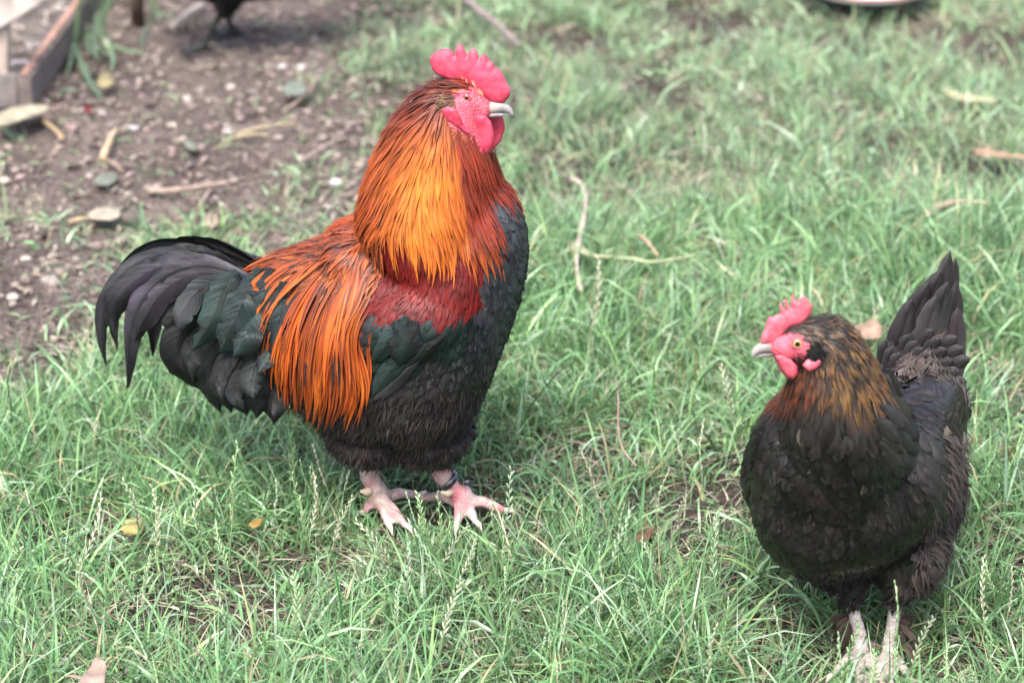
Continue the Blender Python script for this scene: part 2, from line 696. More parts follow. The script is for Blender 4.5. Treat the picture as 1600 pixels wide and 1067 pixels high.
def make_ground():
    # one sheet, fine where the camera looks, coarse towards the horizon
    def axis(c, half, fine):
        a = np.arange(c - half, c + half, fine)
        g = [fine]
        o_ = []
        d = half
        while d < 150:
            g.append(g[-1] * 1.35)
            d += g[-1]
            o_.append(d)
        o_ = np.array(o_)
        return np.concatenate([c - o_[::-1], a, c + o_])
    xs, ys = axis(0.0, 1.9, 0.014), axis(3.8, 2.1, 0.014)
    X, Y = np.meshgrid(xs, ys)
    x, y = X.ravel(), Y.ravel()
    z = ground_z(x, y)
    dirt = sdf(DIRT, x, y)
    cl = np.clip(-dirt / 0.1, 0, 1)
    near = (np.abs(x) < 2.5) & (y < 7)
    z = z + np.where(near, cl * (0.006 * vnoise(x, y, 0.03, 5) + 0.004 * np.abs(vnoise(x, y, 0.018, 6))), 0)
    V = np.stack([x, y, z], 1)
    nx, ny = len(xs), len(ys)
    i = np.arange((nx - 1) * (ny - 1))
    r, c = i // (nx - 1), i % (nx - 1)
    a = r * nx + c
    F = np.stack([a, a + 1, a + nx + 1, a + nx], 1)
    me = bpy.data.meshes.new('ground')
    me.vertices.add(len(V))
    me.vertices.foreach_set('co', V.astype(np.float32).ravel())
    me.loops.add(len(F) * 4)
    me.loops.foreach_set('vertex_index', F.astype(np.int32).ravel())
    me.polygons.add(len(F))
    me.polygons.foreach_set('loop_start', (np.arange(len(F)) * 4).astype(np.int32))
    me.polygons.foreach_set('use_smooth', np.ones(len(F), bool))
    me.update()
    me.validate()
    at = me.attributes.new('turf', 'FLOAT', 'POINT')
    far = np.clip((np.maximum(np.abs(x) - 1.9, y - 6.8)) / 0.6, 0, 1)
    far = np.maximum(far, np.clip((1.6 - y) / 0.3, 0, 1))
    at.data.foreach_set('value', far.astype(np.float32))
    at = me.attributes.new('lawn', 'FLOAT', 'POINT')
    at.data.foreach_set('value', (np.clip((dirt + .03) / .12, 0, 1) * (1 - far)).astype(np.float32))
    me.materials.append(M_SOIL)
    o = bpy.data.objects.new('ground', me)
    COL.objects.link(o)
    tag(o, kind='structure')
    o['label'] = 'bare brown soil under the grass'


make_ground()

# ------------------------------------------------------------------ rooster
R_YAW = R(12)
R_O = gp(650, 806)
R_EX = Vector((math.cos(R_YAW), -math.sin(R_YAW), 0))          # towards the beak
R_N = Vector((-math.sin(R_YAW), -math.cos(R_YAW), 0))          # towards the camera
R_EZ = Vector((0, 0, 1))


def RP(px, py, off=0.0):
    return on_plane(px, py, R_O, R_N) + R_N * off


def half_h(H, w):
    # half height of a section whose projected half height (px) is H and half width w (m), seen from above
    h = (H * PX * 1.1) ** 2 - (w * 0.5) ** 2
    return math.sqrt(max(h, (H * PX * 0.5) ** 2))


def make_rooster():
    base = Vector((R_O.x, R_O.y, 0))
    rt = root('rooster', base, 'large rooster with orange hackles, black breast and upright red comb', 'rooster')
    # ---- one continuous skin
    A = Acc()
    sec = [(398, 462, 40, .028), (420, 480, 76, .045), (450, 500, 110, .064), (500, 517, 145, .082), (560, 524, 172, .096), (640, 520, 180, .102),
           (695, 500, 200, .1), (740, 464, 182, .088), (772, 428, 140, .07), (795, 408, 96, .05), (808, 402, 58, .03), (814, 400, 22, .012)]
    sp = spline(sec, 30)
    tube(A, [RP(s[0], s[1]) for s in sp], [(half_h(s[2], s[3]), s[3]) for s in sp], (0, 0, 0), 24, axes=(R_EZ, R_N))
    nk = [(706, 470, 70, .072), (694, 408, 96, .086), (677, 345, 112, .085), (679, 280, 98, .071), (685, 225, 82, .057), (690, 185, 66, .046), (700, 155, 48, .035), (707, 135, 30, .022)]
    sp = spline(nk, 20)
    tube(A, [RP(s[0], s[1]) for s in sp], [(s[2] * PX, s[3]) for s in sp], (0, 0, 0), 24, axes=(R_EX, R_N))
    ellipsoid(A, RP(572, 402), (R_EX * 70 * PX, R_N * .066, R_EZ * 56 * PX))
    # head and face
    ellipsoid(A, RP(718, 158), (R_EX * 40 * PX, R_N * .027, R_EZ * 33 * PX))
    ellipsoid(A, RP(742, 168), (R_EX * 30 * PX, R_N * .017, R_EZ * 24 * PX))
    # wings lie against the sides
    for sd in (1, -1):
        ellipsoid(A, RP(660, 470, sd * .07), ((R_EX * 1 + R_EZ * .2).normalized() * 100 * PX, R_N * .04, R_EZ * 66 * PX))
    # thighs, shanks and toes
    legs = []
    LEGS = [((592, 803), (578, 690), (577, 745), [(634, 822), (608, 822), (658, 774), (568, 802)]),
            ((722, 806), (676, 690), (690, 742), [(791, 799), (744, 817), (714, 822), (660, 779)])]
    for (foot, thigh, hock, toes) in LEGS:
        g = gp(*foot)
        n_ = Vector((0, -1, 0))

        def lp(px, py):
            return on_plane(px, py, g, n_)
        th = lp(thigh[0], thigh[1] - 20)
        tube(A, [th, lp(thigh[0], thigh[1] + 12), lp(hock[0], hock[1] - 26)], [.055, .040, .022], (0, 0, 0), 12)
        ank = Vector((g.x, g.y, .03))
        hk = lp(*hock)
        tube(A, [lp(hock[0], hock[1] - 40), hk, hk.lerp(ank, .55), ank, Vector((g.x, g.y, .012))], [.013, .0125, .0115, .014, .013], (0, 0, 0), 12)
        for (tx, ty) in toes:
            t = gp(tx, ty, .006)
            s0 = Vector((g.x, g.y, .020))
            m1 = s0.lerp(t, .5) + Vector((0, 0, .006))
            tube(A, [s0, m1, t], [.0095, .0075, .005], (0, 0, 0), 10)
        legs.append((g, hk, ank, toes))
    me = remesh(A, .0036, 5)
    face = [(690, 158), (712, 146), (726, 138), (745, 136), (760, 146), (772, 158), (772, 178), (764, 190), (745, 200), (722, 196), (706, 180)]
    ctrl = [(705, 128, -1, .25), (680, 140, -.8, .6), (650, 180, -.5, .85), (690, 200, -.12, 1), (740, 215, .12, 1), (620, 250, -.32, .95), (690, 280, 0, 1), (770, 290, .18, 1),
            (600, 325, -.15, 1), (680, 360, .22, .95), (750, 380, .2, 1), (572, 352, -.65, .65), (548, 350, -.8, .5), (620, 390, .25, 1), (560, 395, -.15, 1),
            (540, 370, -.8, .55), (500, 380, -.85, .5), (450, 400, -.85, .5), (415, 420, -.6, .8), (560, 440, -.1, 1), (490, 430, -.35, 1), (440, 440, -.4, .9), (500, 550, -.03, 1), (560, 560, .08, 1), (440, 520, -.15, 1), (520, 480, -.1, 1),
            (680, 460, -.1, 1), (720, 530, -.6, .7), (620, 560, -.7, .7), (650, 500, -.3, .9),
            (805, 350, .1, 1), (815, 430, -.05, 1), (790, 530, -.3, .95), (750, 620, -.5, .85), (680, 610, -.5, .85), (620, 680, -.3, .95), (520, 680, -.5, .85), (690, 720, -.2, 1), (560, 720, -.1, 1), (580, 640, -.4, .9)]
    sk = Skin(me, ctrl, R_EX, R_EZ)

    BLK = (.016, .017, .019)
    BRN = (.025, .021, .020)

    def skincol(p):
        x, y = proj(p)
        if p.z < .095 and y > 735:
            f = noise.noise(p * 55)
            return lerp((.40, .29, .27), (.40, .12, .14), max(0, min(1, .22 + f * 1.3)))
        if inside(face, x, y) or inside([(688, 162), (712, 146), (772, 148), (784, 215), (760, 246), (736, 216), (702, 198)], x, y):
            return lerp((.36, .04, .07), (.42, .09, .11), .5 + .8 * noise.noise(p * 260))
        if y < 420 and x < 775:
            return (.2, .04, .014)
        if y < 500 and x < 600:
            return (.2, .045, .015)
        return (.015, .014, .014)
    mesh_with_tint(me, 'body', M_SKIN, skincol, rt)

    # ---- plumage, by region of the bird
    accs = {k: Acc() for k in ('hackle', 'saddle', 'bow', 'breast', 'down')}
    ORG, RUST, MAR, DRUST = (.36, .098, .010), (.20, .034, .009), (.06, .011, .006), (.115, .013, .006)

    def hcol(x, y, r):
        t = max(0, min(1, (y - 150) / 110))
        c = lerp(MAR, RUST, t)
        g = math.exp(-((x - 662) / 62) ** 2) * max(0, min(1, (y - 205) / 85))
        c = lerp(c, ORG, min(1, g * 1.15))
        if y > 390:
            c = lerp(c, (.31, .068, .009), .55)
        if x > 718 + (y - 250) * .12:
            c = lerp(c, DRUST, .9 * max(0, min(1, 1 - (y - 380) / 60)))
        c = jit(c, .22, r)
        core = lerp(c, (.02, .008, .006), .75 if (r.random() < .12 + .25 * (x < 620 or y > 385)) else .12)
        return c, core, lerp(c, (.05, .012, .008), .6)

    def scol(x, y, r):
        c = lerp((.20, .04, .012), (.32, .072, .009), max(0, min(1, (y - 390) / 90)))
        c = jit(c, .28, r)
        core = lerp(c, (.010, .008, .008), .9 if r.random() < .7 else .4)
        if r.random() < .25:
            c = lerp(c, (.012, .012, .013), .85)
        return c, core, (.03, .012, .010)

    def redcol(x, y, r):
        c = jit((.068, .0042, .0036), .3, r)
        if r.random() < .03:
            c = jit((.10, .010, .006), .2, r)
        return c, c, lerp(c, (.03, .006, .006), .5)

    def barcol(x, y, r):
        c = jit((.009, .017, .015), .4, r)
        return c, c, BLK

    def brcol(x, y, r):
        t = max(0, min(1, (y - 560) / 90))
        t2 = max(0, min(1, (x - 735) / 45)) * (1 - t)
        c = jit(lerp(lerp((.015, .015, .017), (.032, .033, .039), t2), BRN, t), .4, r)
        return lerp(c, (.12, .12, .135), .3 * r.random() ** 2), c, lerp(c, (.008, .008, .008), .6)

    def dncol(x, y, r):
        c = jit((.025, .020, .019), .4, r)
        if r.random() < .06:
            c = (.07, .052, .046)
        return c, c, (.015, .012, .012)
    bow = [(570, 330), (757, 330), (760, 415), (758, 465), (742, 494), (700, 506), (650, 502), (610, 498), (574, 496)]
    bar = [(585, 485), (700, 500), (760, 478), (720, 540), (660, 560), (600, 600), (575, 560)]
    neckp = [(700, 122), (735, 132), (712, 148), (692, 165), (700, 195), (730, 214), (750, 240), (782, 262), (792, 320), (775, 372), (740, 385), (690, 382), (630, 372), (585, 352), (545, 350), (520, 330), (600, 120)]

    bald = [(688, 162), (712, 146), (772, 148), (784, 215), (760, 246), (736, 216), (702, 198)]

    def spec(x, y, p, r):
        if p.z < .10 or (inside(face, x, y) and x > 705) or inside(bald, x, y):
            return None
        if x > 745 and y < 205:
            return None
        if y < 346 + .10 * (x - 690) + r.gauss(0, 12) and not (x > 757 and y > 275) and not (x < 600 and y > 345):
            t = max(0, min(1, (y - 130) / 160))
            return dict(acc='hackle', L=(.018 + .042 * t), W=.0024 + .0014 * t, shape='lance', l0=.002, l1=.0068, sway=.06, seg=6, col=hcol, camber=.15)
        if x < 595 and y < 440 and y > 330:
            return dict(acc='saddle', L=.030, W=.0046, shape='lance', l0=.0015, l1=.006, sway=.14, seg=4, col=scol, camber=.15)
        if inside(bow, x, y):
            return dict(acc='bow', L=.022, W=.0055, shape='lance', l0=.0006, l1=.0028, sway=.10, col=redcol)
        if inside(bar, x, y):
            return dict(acc='breast', L=.022, W=.012, l1=.004, sway=.1, col=barcol)
        if x < 600 and y < 470:
            return dict(acc='breast', L=.02, W=.01, l1=.003, col=brcol)
        if y > 600 - (x < 560) * 60 and x < 760:
            if r.random() < .6:
                return dict(acc='down', L=.026, W=.0022, shape='lance', l1=.010, sway=.35, seg=4, col=dncol, camber=.1)
            return dict(acc='down', L=.026, W=.012, l1=.005, sway=.3, seg=4, col=brcol)
        return dict(acc='breast', L=.023, W=.0125, l1=.0042, sway=.14, col=brcol)
    surf_feathers(sk, 21000, spec, accs, random.Random(3))
    for k, nm, m in (('hackle', 'hackle_feathers', M_HACKLE), ('saddle', 'back_feathers', M_HACKLE), ('bow', 'wing_bow_feathers', M_BOW), ('breast', 'breast_feathers', M_BODYF), ('down', 'thigh_down', M_DOWN)):
        o = accs[k].build(nm, m, rt)
        o['kind'] = 'stuff'

    # ---- long saddle feathers hanging over the flank, one object each
    r = random.Random(21)
    for i in range(280):
        t = i / 279
        x = 395 + 190 * r.random() ** .8
        y = r.uniform(395, 470) if t < .5 else r.uniform(440, 535)
        y += (590 - x) * .05
        for sd in ((0, 1) if i % 6 == 0 else (0,)):
            h, n = sk.hit(x, y)
            if h is None:
                continue
            if sd:
                d_ = (h - R_O).dot(R_N)
                h = h - R_N * (2 * d_)
            k = .35 + .65 * max(0, min(1, (x - 395) / 75))
            L = (.085 + .05 * r.random()) * k
            pts, nr = sk.trace(h, L, 8, .004, .012 + .009 * r.random(), .95, .08, .05, r=r)
            a = Acc()
            c = jit(lerp((.33, .070, .008), (.20, .032, .006), r.random()), .3, r)
            core = lerp(c, (.008, .006, .006), r.choice([.92, .85, .6, .2]))
            if r.random() < .07 + .25 * (x < 440):
                c, core = (.014, .016, .017), (.010, .011, .012)
            blade(a, pts, nr, .0052 * r.uniform(.6, 1.3), c, core, lerp(c, (.03, .008, .005), .85), 'lance', .15, r=r)
            a.build('saddle_feather', M_HACKLE, rt)

    # ---- hackle feathers that end the cape in loose points
    # ---- tail: each large feather by itself
    BG, PU, TE, GR, BK = (.008, .009, .0095), (.038, .032, .043), (.014, .034, .030), (.032, .040, .037), (.0042, .0045, .0045)
    T = [([(392, 428), (340, 410), (275, 397), (218, 408), (180, 440), (160, 485), (159, 535), (166, 567)], 25, .012, BG, PU),
         ([(388, 434), (320, 414), (264, 428), (224, 470), (207, 522), (202, 604)], 46, .034, PU, BG),
         ([(390, 431), (330, 407), (265, 406), (212, 424), (180, 462), (165, 515)], 42, .002, BG, BK),
         ([(390, 434), (320, 411), (252, 417), (200, 448), (175, 486), (180, 522)], 44, .024, BG, PU),
         ([(388, 434), (310, 428), (258, 454), (230, 494), (214, 532)], 42, .040, PU, BG),
         ([(372, 422), (330, 400), (285, 390), (245, 398)], 22, -.004, BK, BK),
         ([(385, 424), (345, 402), (305, 391), (262, 394)], 18, .008, BK, BG),
         ([(372, 424), (350, 452), (332, 500), (301, 547)], 46, .066, TE, GR),
         ([(362, 430), (314, 452), (287, 488), (280, 518)], 38, .058, GR, PU),
         ([(360, 436), (302, 460), (262, 480), (234, 510)], 46, .032, BG, GR),
         ([(350, 450), (302, 478), (270, 498), (263, 518)], 38, .038, BG, BK),
         ([(372, 440), (310, 488), (278, 530), (284, 570), (322, 612)], 54, .046, BK, BK),
         ([(366, 470), (320, 520), (296, 560), (305, 598)], 46, .050, BK, BG),
         ([(390, 450), (345, 520), (325, 585), (345, 645)], 40, .058, BK, BK),
         ([(400, 460), (372, 540), (352, 600), (362, 644)], 40, .064, BG, BK),
         ([(408, 420), (384, 465), (362, 515), (345, 552)], 54, .070, TE, BG),
         ([(428, 420), (412, 470), (390, 520), (366, 558)], 58, .080, BG, TE),
         ([(410, 480), (390, 550), (378, 610), (385, 648)], 52, .068, BK, BK),
         ([(435, 470), (420, 550), (405, 610), (402, 652)], 56, .074, BK, BG),
         ([(450, 500), (440, 570), (428, 625), (430, 660)], 56, .072, BK, BK),
         ([(392, 520), (358, 558), (340, 598), (350, 628)], 32, .082, BK, BG),
         ([(415, 540), (380, 575), (366, 610), (380, 640)], 30, .084, BG, BK),
         ([(430, 520), (405, 560), (392, 600), (398, 625)], 38, .086, BK, GR),
         ([(445, 440), (440, 490), (425, 540), (405, 585)], 50, .090, BG, TE)]
    r = random.Random(5)
    for i, (path, w, off, c1, c2) in enumerate(T):
        for sd in (1, -1):
            if sd < 0 and i in (5, 6, 2):
                continue
            P = spline(path, 26)
            pts, nr = [], []
            offs = []
            for k, q in enumerate(P):
                u = k / 25
                o_ = off * (0.55 + .45 * u) + .012 * math.sin(u * 2.6)
                if i >= 7:
                    # coverts lie on the rump where there is one below them
                    h, n = sk.hit(q[0], q[1])
                    if h is not None:
                        o_ = (h - R_O).dot(R_N) + .006 + .012 * u
                offs.append(o_)
            offs = [sum(offs[max(0, k - 3):k + 4]) / len(offs[max(0, k - 3):k + 4]) for k in range(26)]
            for k, q in enumerate(P):
                o_ = offs[k]
                # the far feathers are mirror images about the bird's own middle plane
                m_ = on_plane(q[0], q[1], R_O + R_N * o_, R_N)
                pts.append(m_ if sd > 0 else m_ - R_N * (2 * o_) - R_EZ * (.022 if i >= 7 else 0))
                tw_ = .5 * math.sin(k * .16 + i * 1.7)
                nr.append((R_N * sd + R_EZ * (.25 + tw_ * .5) + R_EX * tw_ * .6).normalized())
            a = Acc()
            blade(a, pts, nr, w * PX * 1.05, jit(c1, .15, r), jit(lerp(c1, c2, .75), .15, r), lerp(c1, BK, .6), 'sickle', .18 if i < 7 else .11, 5, .9 if i < 7 else .5, r, .9)
            fo = a.build('tail_feather', M_TAIL, rt)
            a = Acc()
            tube(a, [p + n * .0006 * sd * 0 + n * (w * PX * (.19 if i < 7 else .12)) for p, n in zip(pts, nr)], [.0007 * (1 - .8 * k / 25) for k in range(26)], lerp(c1, (.02, .02, .02), .5), 4)
            a.build('shaft', M_TAIL, fo)
    # soft black under-tail feathers on the rump
    a = Acc()
    r = random.Random(8)
    for i in range(140):
        x, y = r.uniform(395, 470), r.uniform(415, 640)
        h, n = sk.hit(x, y)
        if h is None:
            continue
        pts, nr = sk.trace(h, .045, 5, .0015, .005, 2, .25, .1, r=r)
        c = jit((.008, .009, .0095), .4, r)
        blade(a, pts, nr, .017, c, c, None, 'round', .1, r=r)
    o = a.build('rump_feathers', M_BODYF, rt)
    o['kind'] = 'stuff'

    # ---- wing quills showing below the red shoulder
    W = [([(655, 520), (622, 562), (584, 612)], 32, TE, GR), ([(660, 548), (625, 585), (588, 618)], 22, PU, GR), ([(668, 530), (640, 560), (600, 600)], 24, BG, TE),
         ([(622, 500), (632, 530), (625, 562)], 42, BG, TE), ([(690, 520), (660, 545), (630, 572)], 24, BG, BG), ([(650, 500), (645, 530), (640, 552)], 34, BG, BG), ([(640, 495), (610, 530), (588, 560)], 26, TE, BG)]
    for path, w, c1, c2 in W:
        P = spline(path, 12)
        for sd in (1, -1):
            pts, nr = [], []
            ok = True
            for q in P:
                h, n = sk.hit(q[0], q[1])
                if h is None:
                    ok = False
                    break
                p = h + n * .009
                nn = n.copy()
                if sd < 0:
                    p = p - R_N * (2 * (p - R_O).dot(R_N))
                    nn = nn - R_N * (2 * nn.dot(R_N))
                pts.append(p)
                nr.append(nn)
            if ok:
                a = Acc()
                blade(a, pts, nr, w * PX * 1.05, jit(c1, .1), jit(lerp(c1, c2, .5), .1), None, 'round', .08, 5, .15)
                a.build('wing_feather', M_TAIL, rt)

    # ---- comb, wattles, ear lobes
    comb = [(672, 97), (672, 91), (678, 84), (688, 79), (699, 78), (706, 82), (711, 89), (711.5, 79), (714, 73), (717, 70.5), (721, 73), (724, 78), (730, 89), (732, 83), (736, 79), (740, 78),
            (744, 81), (748, 94), (752, 88), (756, 86), (759, 88), (764, 98), (768, 97), (770, 100), (773, 107), (777, 108), (784, 116), (791, 130), (797, 141), (796, 151), (788, 161), (777, 162),
            (765, 157), (752, 150), (738, 136), (725, 127), (705, 125), (692, 121), (682, 116), (675, 108)]

    def cfn(x, y, h):
        lean = (128 - y) * PX * .10 if y < 128 else 0
        return RP(x, y, h - lean * .5)

    def ccol(x, y):
        k = noise.noise(Vector((x * .11, y * .11, 0)))
        c = lerp((.38, .022, .055), (.44, .055, .092), .5 + .8 * k)
        d = math.hypot(x - 688, y - 79)
        if d < 8:
            c = lerp((.14, .03, .05), c, d / 8)
        return c
    a = Acc()
    inflate(a, comb, cfn, .0062, 22, 3.0, ccol, .2)
    a.build('comb', M_COMB, rt)
    wat = [(752, 172), (763, 174), (771, 184), (776, 202), (776, 217), (769, 233), (757, 246), (744, 236), (734, 215), (737, 198), (745, 182)]
    for sd in (1, -1):
        a = Acc()

        def wfn(x, y, h, sd=sd):
            t = (y - 172) / 70
            return RP(x + (3 + 8 * t if sd < 0 else 0), y - (7 if sd < 0 else 0), sd * (.017 - .006 * t + .002 * math.sin(y * .09 + x * .05)) + h)
        inflate(a, wat, wfn, .0048, 12, 3.0, ccol, .25)
        a.build('wattle', M_COMB, rt)
    lobe = [(693, 168), (702, 164), (714, 168), (720, 180), (724, 194), (735, 208), (731, 212), (717, 201), (703, 193), (694, 182)]
    h0, n0 = sk.hit(712, 180)
    for sd in (1, -1):
        a = Acc()
        dn = (h0 - R_O).dot(R_N)

        def lfn(x, y, h, sd=sd, dn=dn):
            p = on_plane(x, y, h0, R_N)
            p = p + R_N * (.004 - .00018 * (y - 180) + h)
            if sd < 0:
                p = p - R_N * (2 * (p - R_O).dot(R_N))
            return p
        inflate(a, lobe, lfn, .004, 9, 3.0, ccol, .25)
        a.build('ear_lobe', M_COMB, rt)
    # ear tuft
    a = Acc()
    r = random.Random(2)
    for i in range(46):
        h, n = sk.hit(r.uniform(694, 712), r.uniform(150, 166))
        if h is None: continue
        pts, nr = sk.trace(h, .012, 3, .002, .006, .3, .3, r=r)
        c = jit((.12, .07, .045), .4, r)
        blade(a, pts, nr, .0025, c, c, None, 'lance', .1, r=r)
    o = a.build('ear_tuft', M_DOWN, rt)
    o['kind'] = 'stuff'
    # small bristles on the face below the comb
    a = Acc()
    for i in range(40):
        t = r.random()
        x, y = 722 + 34 * t + r.gauss(0, 3), 124 + 26 * t + r.gauss(0, 3)
        h, n = sk.hit(x, y)
        if h is None: continue
        p0 = h + n * .002
        d_ = (R_EX * -.6 + R_EZ * .6 + n * .5).normalized()
        c = jit((.6, .35, .22), .3, r)
        blade(a, [p0, p0 + d_ * .004, p0 + d_ * .008], [n] * 3, .0016, c, c, None, 'lance', .1, r=r)
    o = a.build('face_bristles', M_DOWN, rt)
    o['kind'] = 'stuff'

    # ---- beak
    HORN = (.17, .16, .16)

    def beak(path, rad, name):
        a_ = Acc()
        tube(a_, [RP(*p) for p in spline(path, 9)], [tuple(q) for q in spline(rad, 9)], [lerp((.32, .22, .18), HORN, min(1, k / 4)) for k in range(9)], 14, up=(0, 0, 1))
        b_ = a_.build(name, M_HORN, rt)
        return b_
    bk = beak([(752, 168), (770, 168), (786, 168), (797, 174), (801.5, 184)], [(.0075, .0085), (.0075, .0075), (.006, .005), (.0036, .0028), (.0006, .0006)], 'upper_beak')
    beak([(752, 178), (770, 178), (784, 179), (793, 181)], [(.005, .007), (.0045, .006), (.003, .004), (.0006, .001)], 'lower_beak')
    # ---- eyes
    make_eyes(sk, (729, 152.5), 5.0, R_O, R_N, R_EX, R_EZ, (.26, .04, .01), (.36, .06, .07), rt, PX)
    # ---- claws and leg band
    for (g, hk, ank, toes) in legs:
        for (tx, ty) in toes:
            t = gp(tx, ty, .006)
            d_ = (t - Vector((g.x, g.y, .006))).normalized()
            a = Acc()
            tube(a, [t - d_ * .003 + Vector((0, 0, .001)), t + d_ * .006 + Vector((0, 0, .002)), t + d_ * .014 + Vector((0, 0, -.005))], [.0045, .0034, .0006], (.45, .38, .33), 8)
            a.build('claw', M_HORN, rt)
        # spur at the back of the shank
        s0 = hk.lerp(ank, .7)
        a = Acc()
        tube(a, [s0 - R_EX * .004 - Vector((0, .006, 0)), s0 - R_EX * .012 - Vector((0, .014, 0)), s0 - R_EX * .018 - Vector((0, .018, -.003))], [.007, .005, .001], (.42, .33, .24), 10)
        a.build('spur', M_HORN, rt)
    g, hk, ank, _ = legs[1]
    a = Acc()
    c0 = hk.lerp(ank, .30)
    ax = (ank - hk).normalized()
    ring = []
    e1 = ax.orthogonal().normalized()
    e2 = ax.cross(e1)
    ring = [c0 + e1 * (.0140 * math.cos(t)) + e2 * (.0140 * math.sin(t)) for t in [2 * math.pi * k / 20 for k in range(21)]]
    tube(a, ring, [(.0042, .002)] * 21, (.015, .016, .02), 8, cap=False, up=tuple(ax))
    tab = c0 + R_EX * .022 + Vector((0, -.004, .002))
    tube(a, [c0 + R_EX * .014, tab, tab + R_EX * .006], [(.004, .002)] * 3, (.02, .022, .03), 8)
    lb = a.build('leg_band', M_EYE, rt)
    lb['label'] = 'black plastic band round the forward leg'
    return rt, sk


def make_eyes(sk, pxy, rad, O, N, EX, EZ, iris, lid, parent, s):
    h, n = sk.hit(*pxy)
    for sd in (1, -1):
        p = h.copy()
        nn = (N * .8 + n * .2).normalized()
        if sd < 0:
            p = p - N * (2 * (p - O).dot(N))
            nn = nn - N * (2 * nn.dot(N))
        e1 = (EX - nn * EX.dot(nn)).normalized()
        e2 = nn.cross(e1)
        rr = rad * s
        a = Acc()
        # a domed eye: pupil, iris, dark rim in rings of vertices
        vs_, fs, cs = [], [], []
        rings = [(0.0, (.004, .004, .004)), (.40, (.004, .004, .004)), (.52, (.004, .004, .004)), (.6, iris), (.8, iris), (.92, lerp(iris, (.02, .01, .01), .7)), (1.02, (.02, .01, .01))]
        vs_.append(p + nn * (rr * .62)); cs.append(rings[0][1])
        ns = 20
        for (q, c) in rings[1:]:
            z = math.sqrt(max(0, 1.05 - q * q)) * .6
            for k in range(ns):
                t = 2 * math.pi * k / ns
                vs_.append(p + e1 * (rr * q * math.cos(t)) + e2 * (rr * q * math.sin(t)) + nn * (rr * z))
                cs.append(c)
        for k in range(ns):
            fs.append((0, 1 + k, 1 + (k + 1) % ns))
            for j in range(len(rings) - 2):
                b = 1 + j * ns
                fs.append((b + k, b + ns + k, b + ns + (k + 1) % ns, b + (k + 1) % ns))
        a.add(vs_, fs, cs)
        eye = a.build('eye', M_EYE, parent)
        a = Acc()
        tube(a, [p + e1 * (rr * 1.15 * math.cos(t)) + e2 * (rr * 1.0 * math.sin(t)) + nn * (rr * .2) for t in [2 * math.pi * k / 20 for k in range(21)]], [rr * .22] * 21, lid, 8, cap=False)
        b = a.build('eyelid', M_COMB, eye)


rooster, ROOSTER_SKIN = make_rooster()

# ------------------------------------------------------------------ hen
H_O = gp(1368, 1030)
H_FW = Vector((-.58, -.81, 0)).normalized()      # where her breast points
H_LT = Vector((H_FW.y, -H_FW.x, 0))
Y_N = Vector((0, -1, 0))
X_E = Vector((1, 0, 0))
Z_E = Vector((0, 0, 1))


def HP(px, py, dy=0.0):
    return on_plane(px, py, H_O + Vector((0, dy, 0)), Y_N)


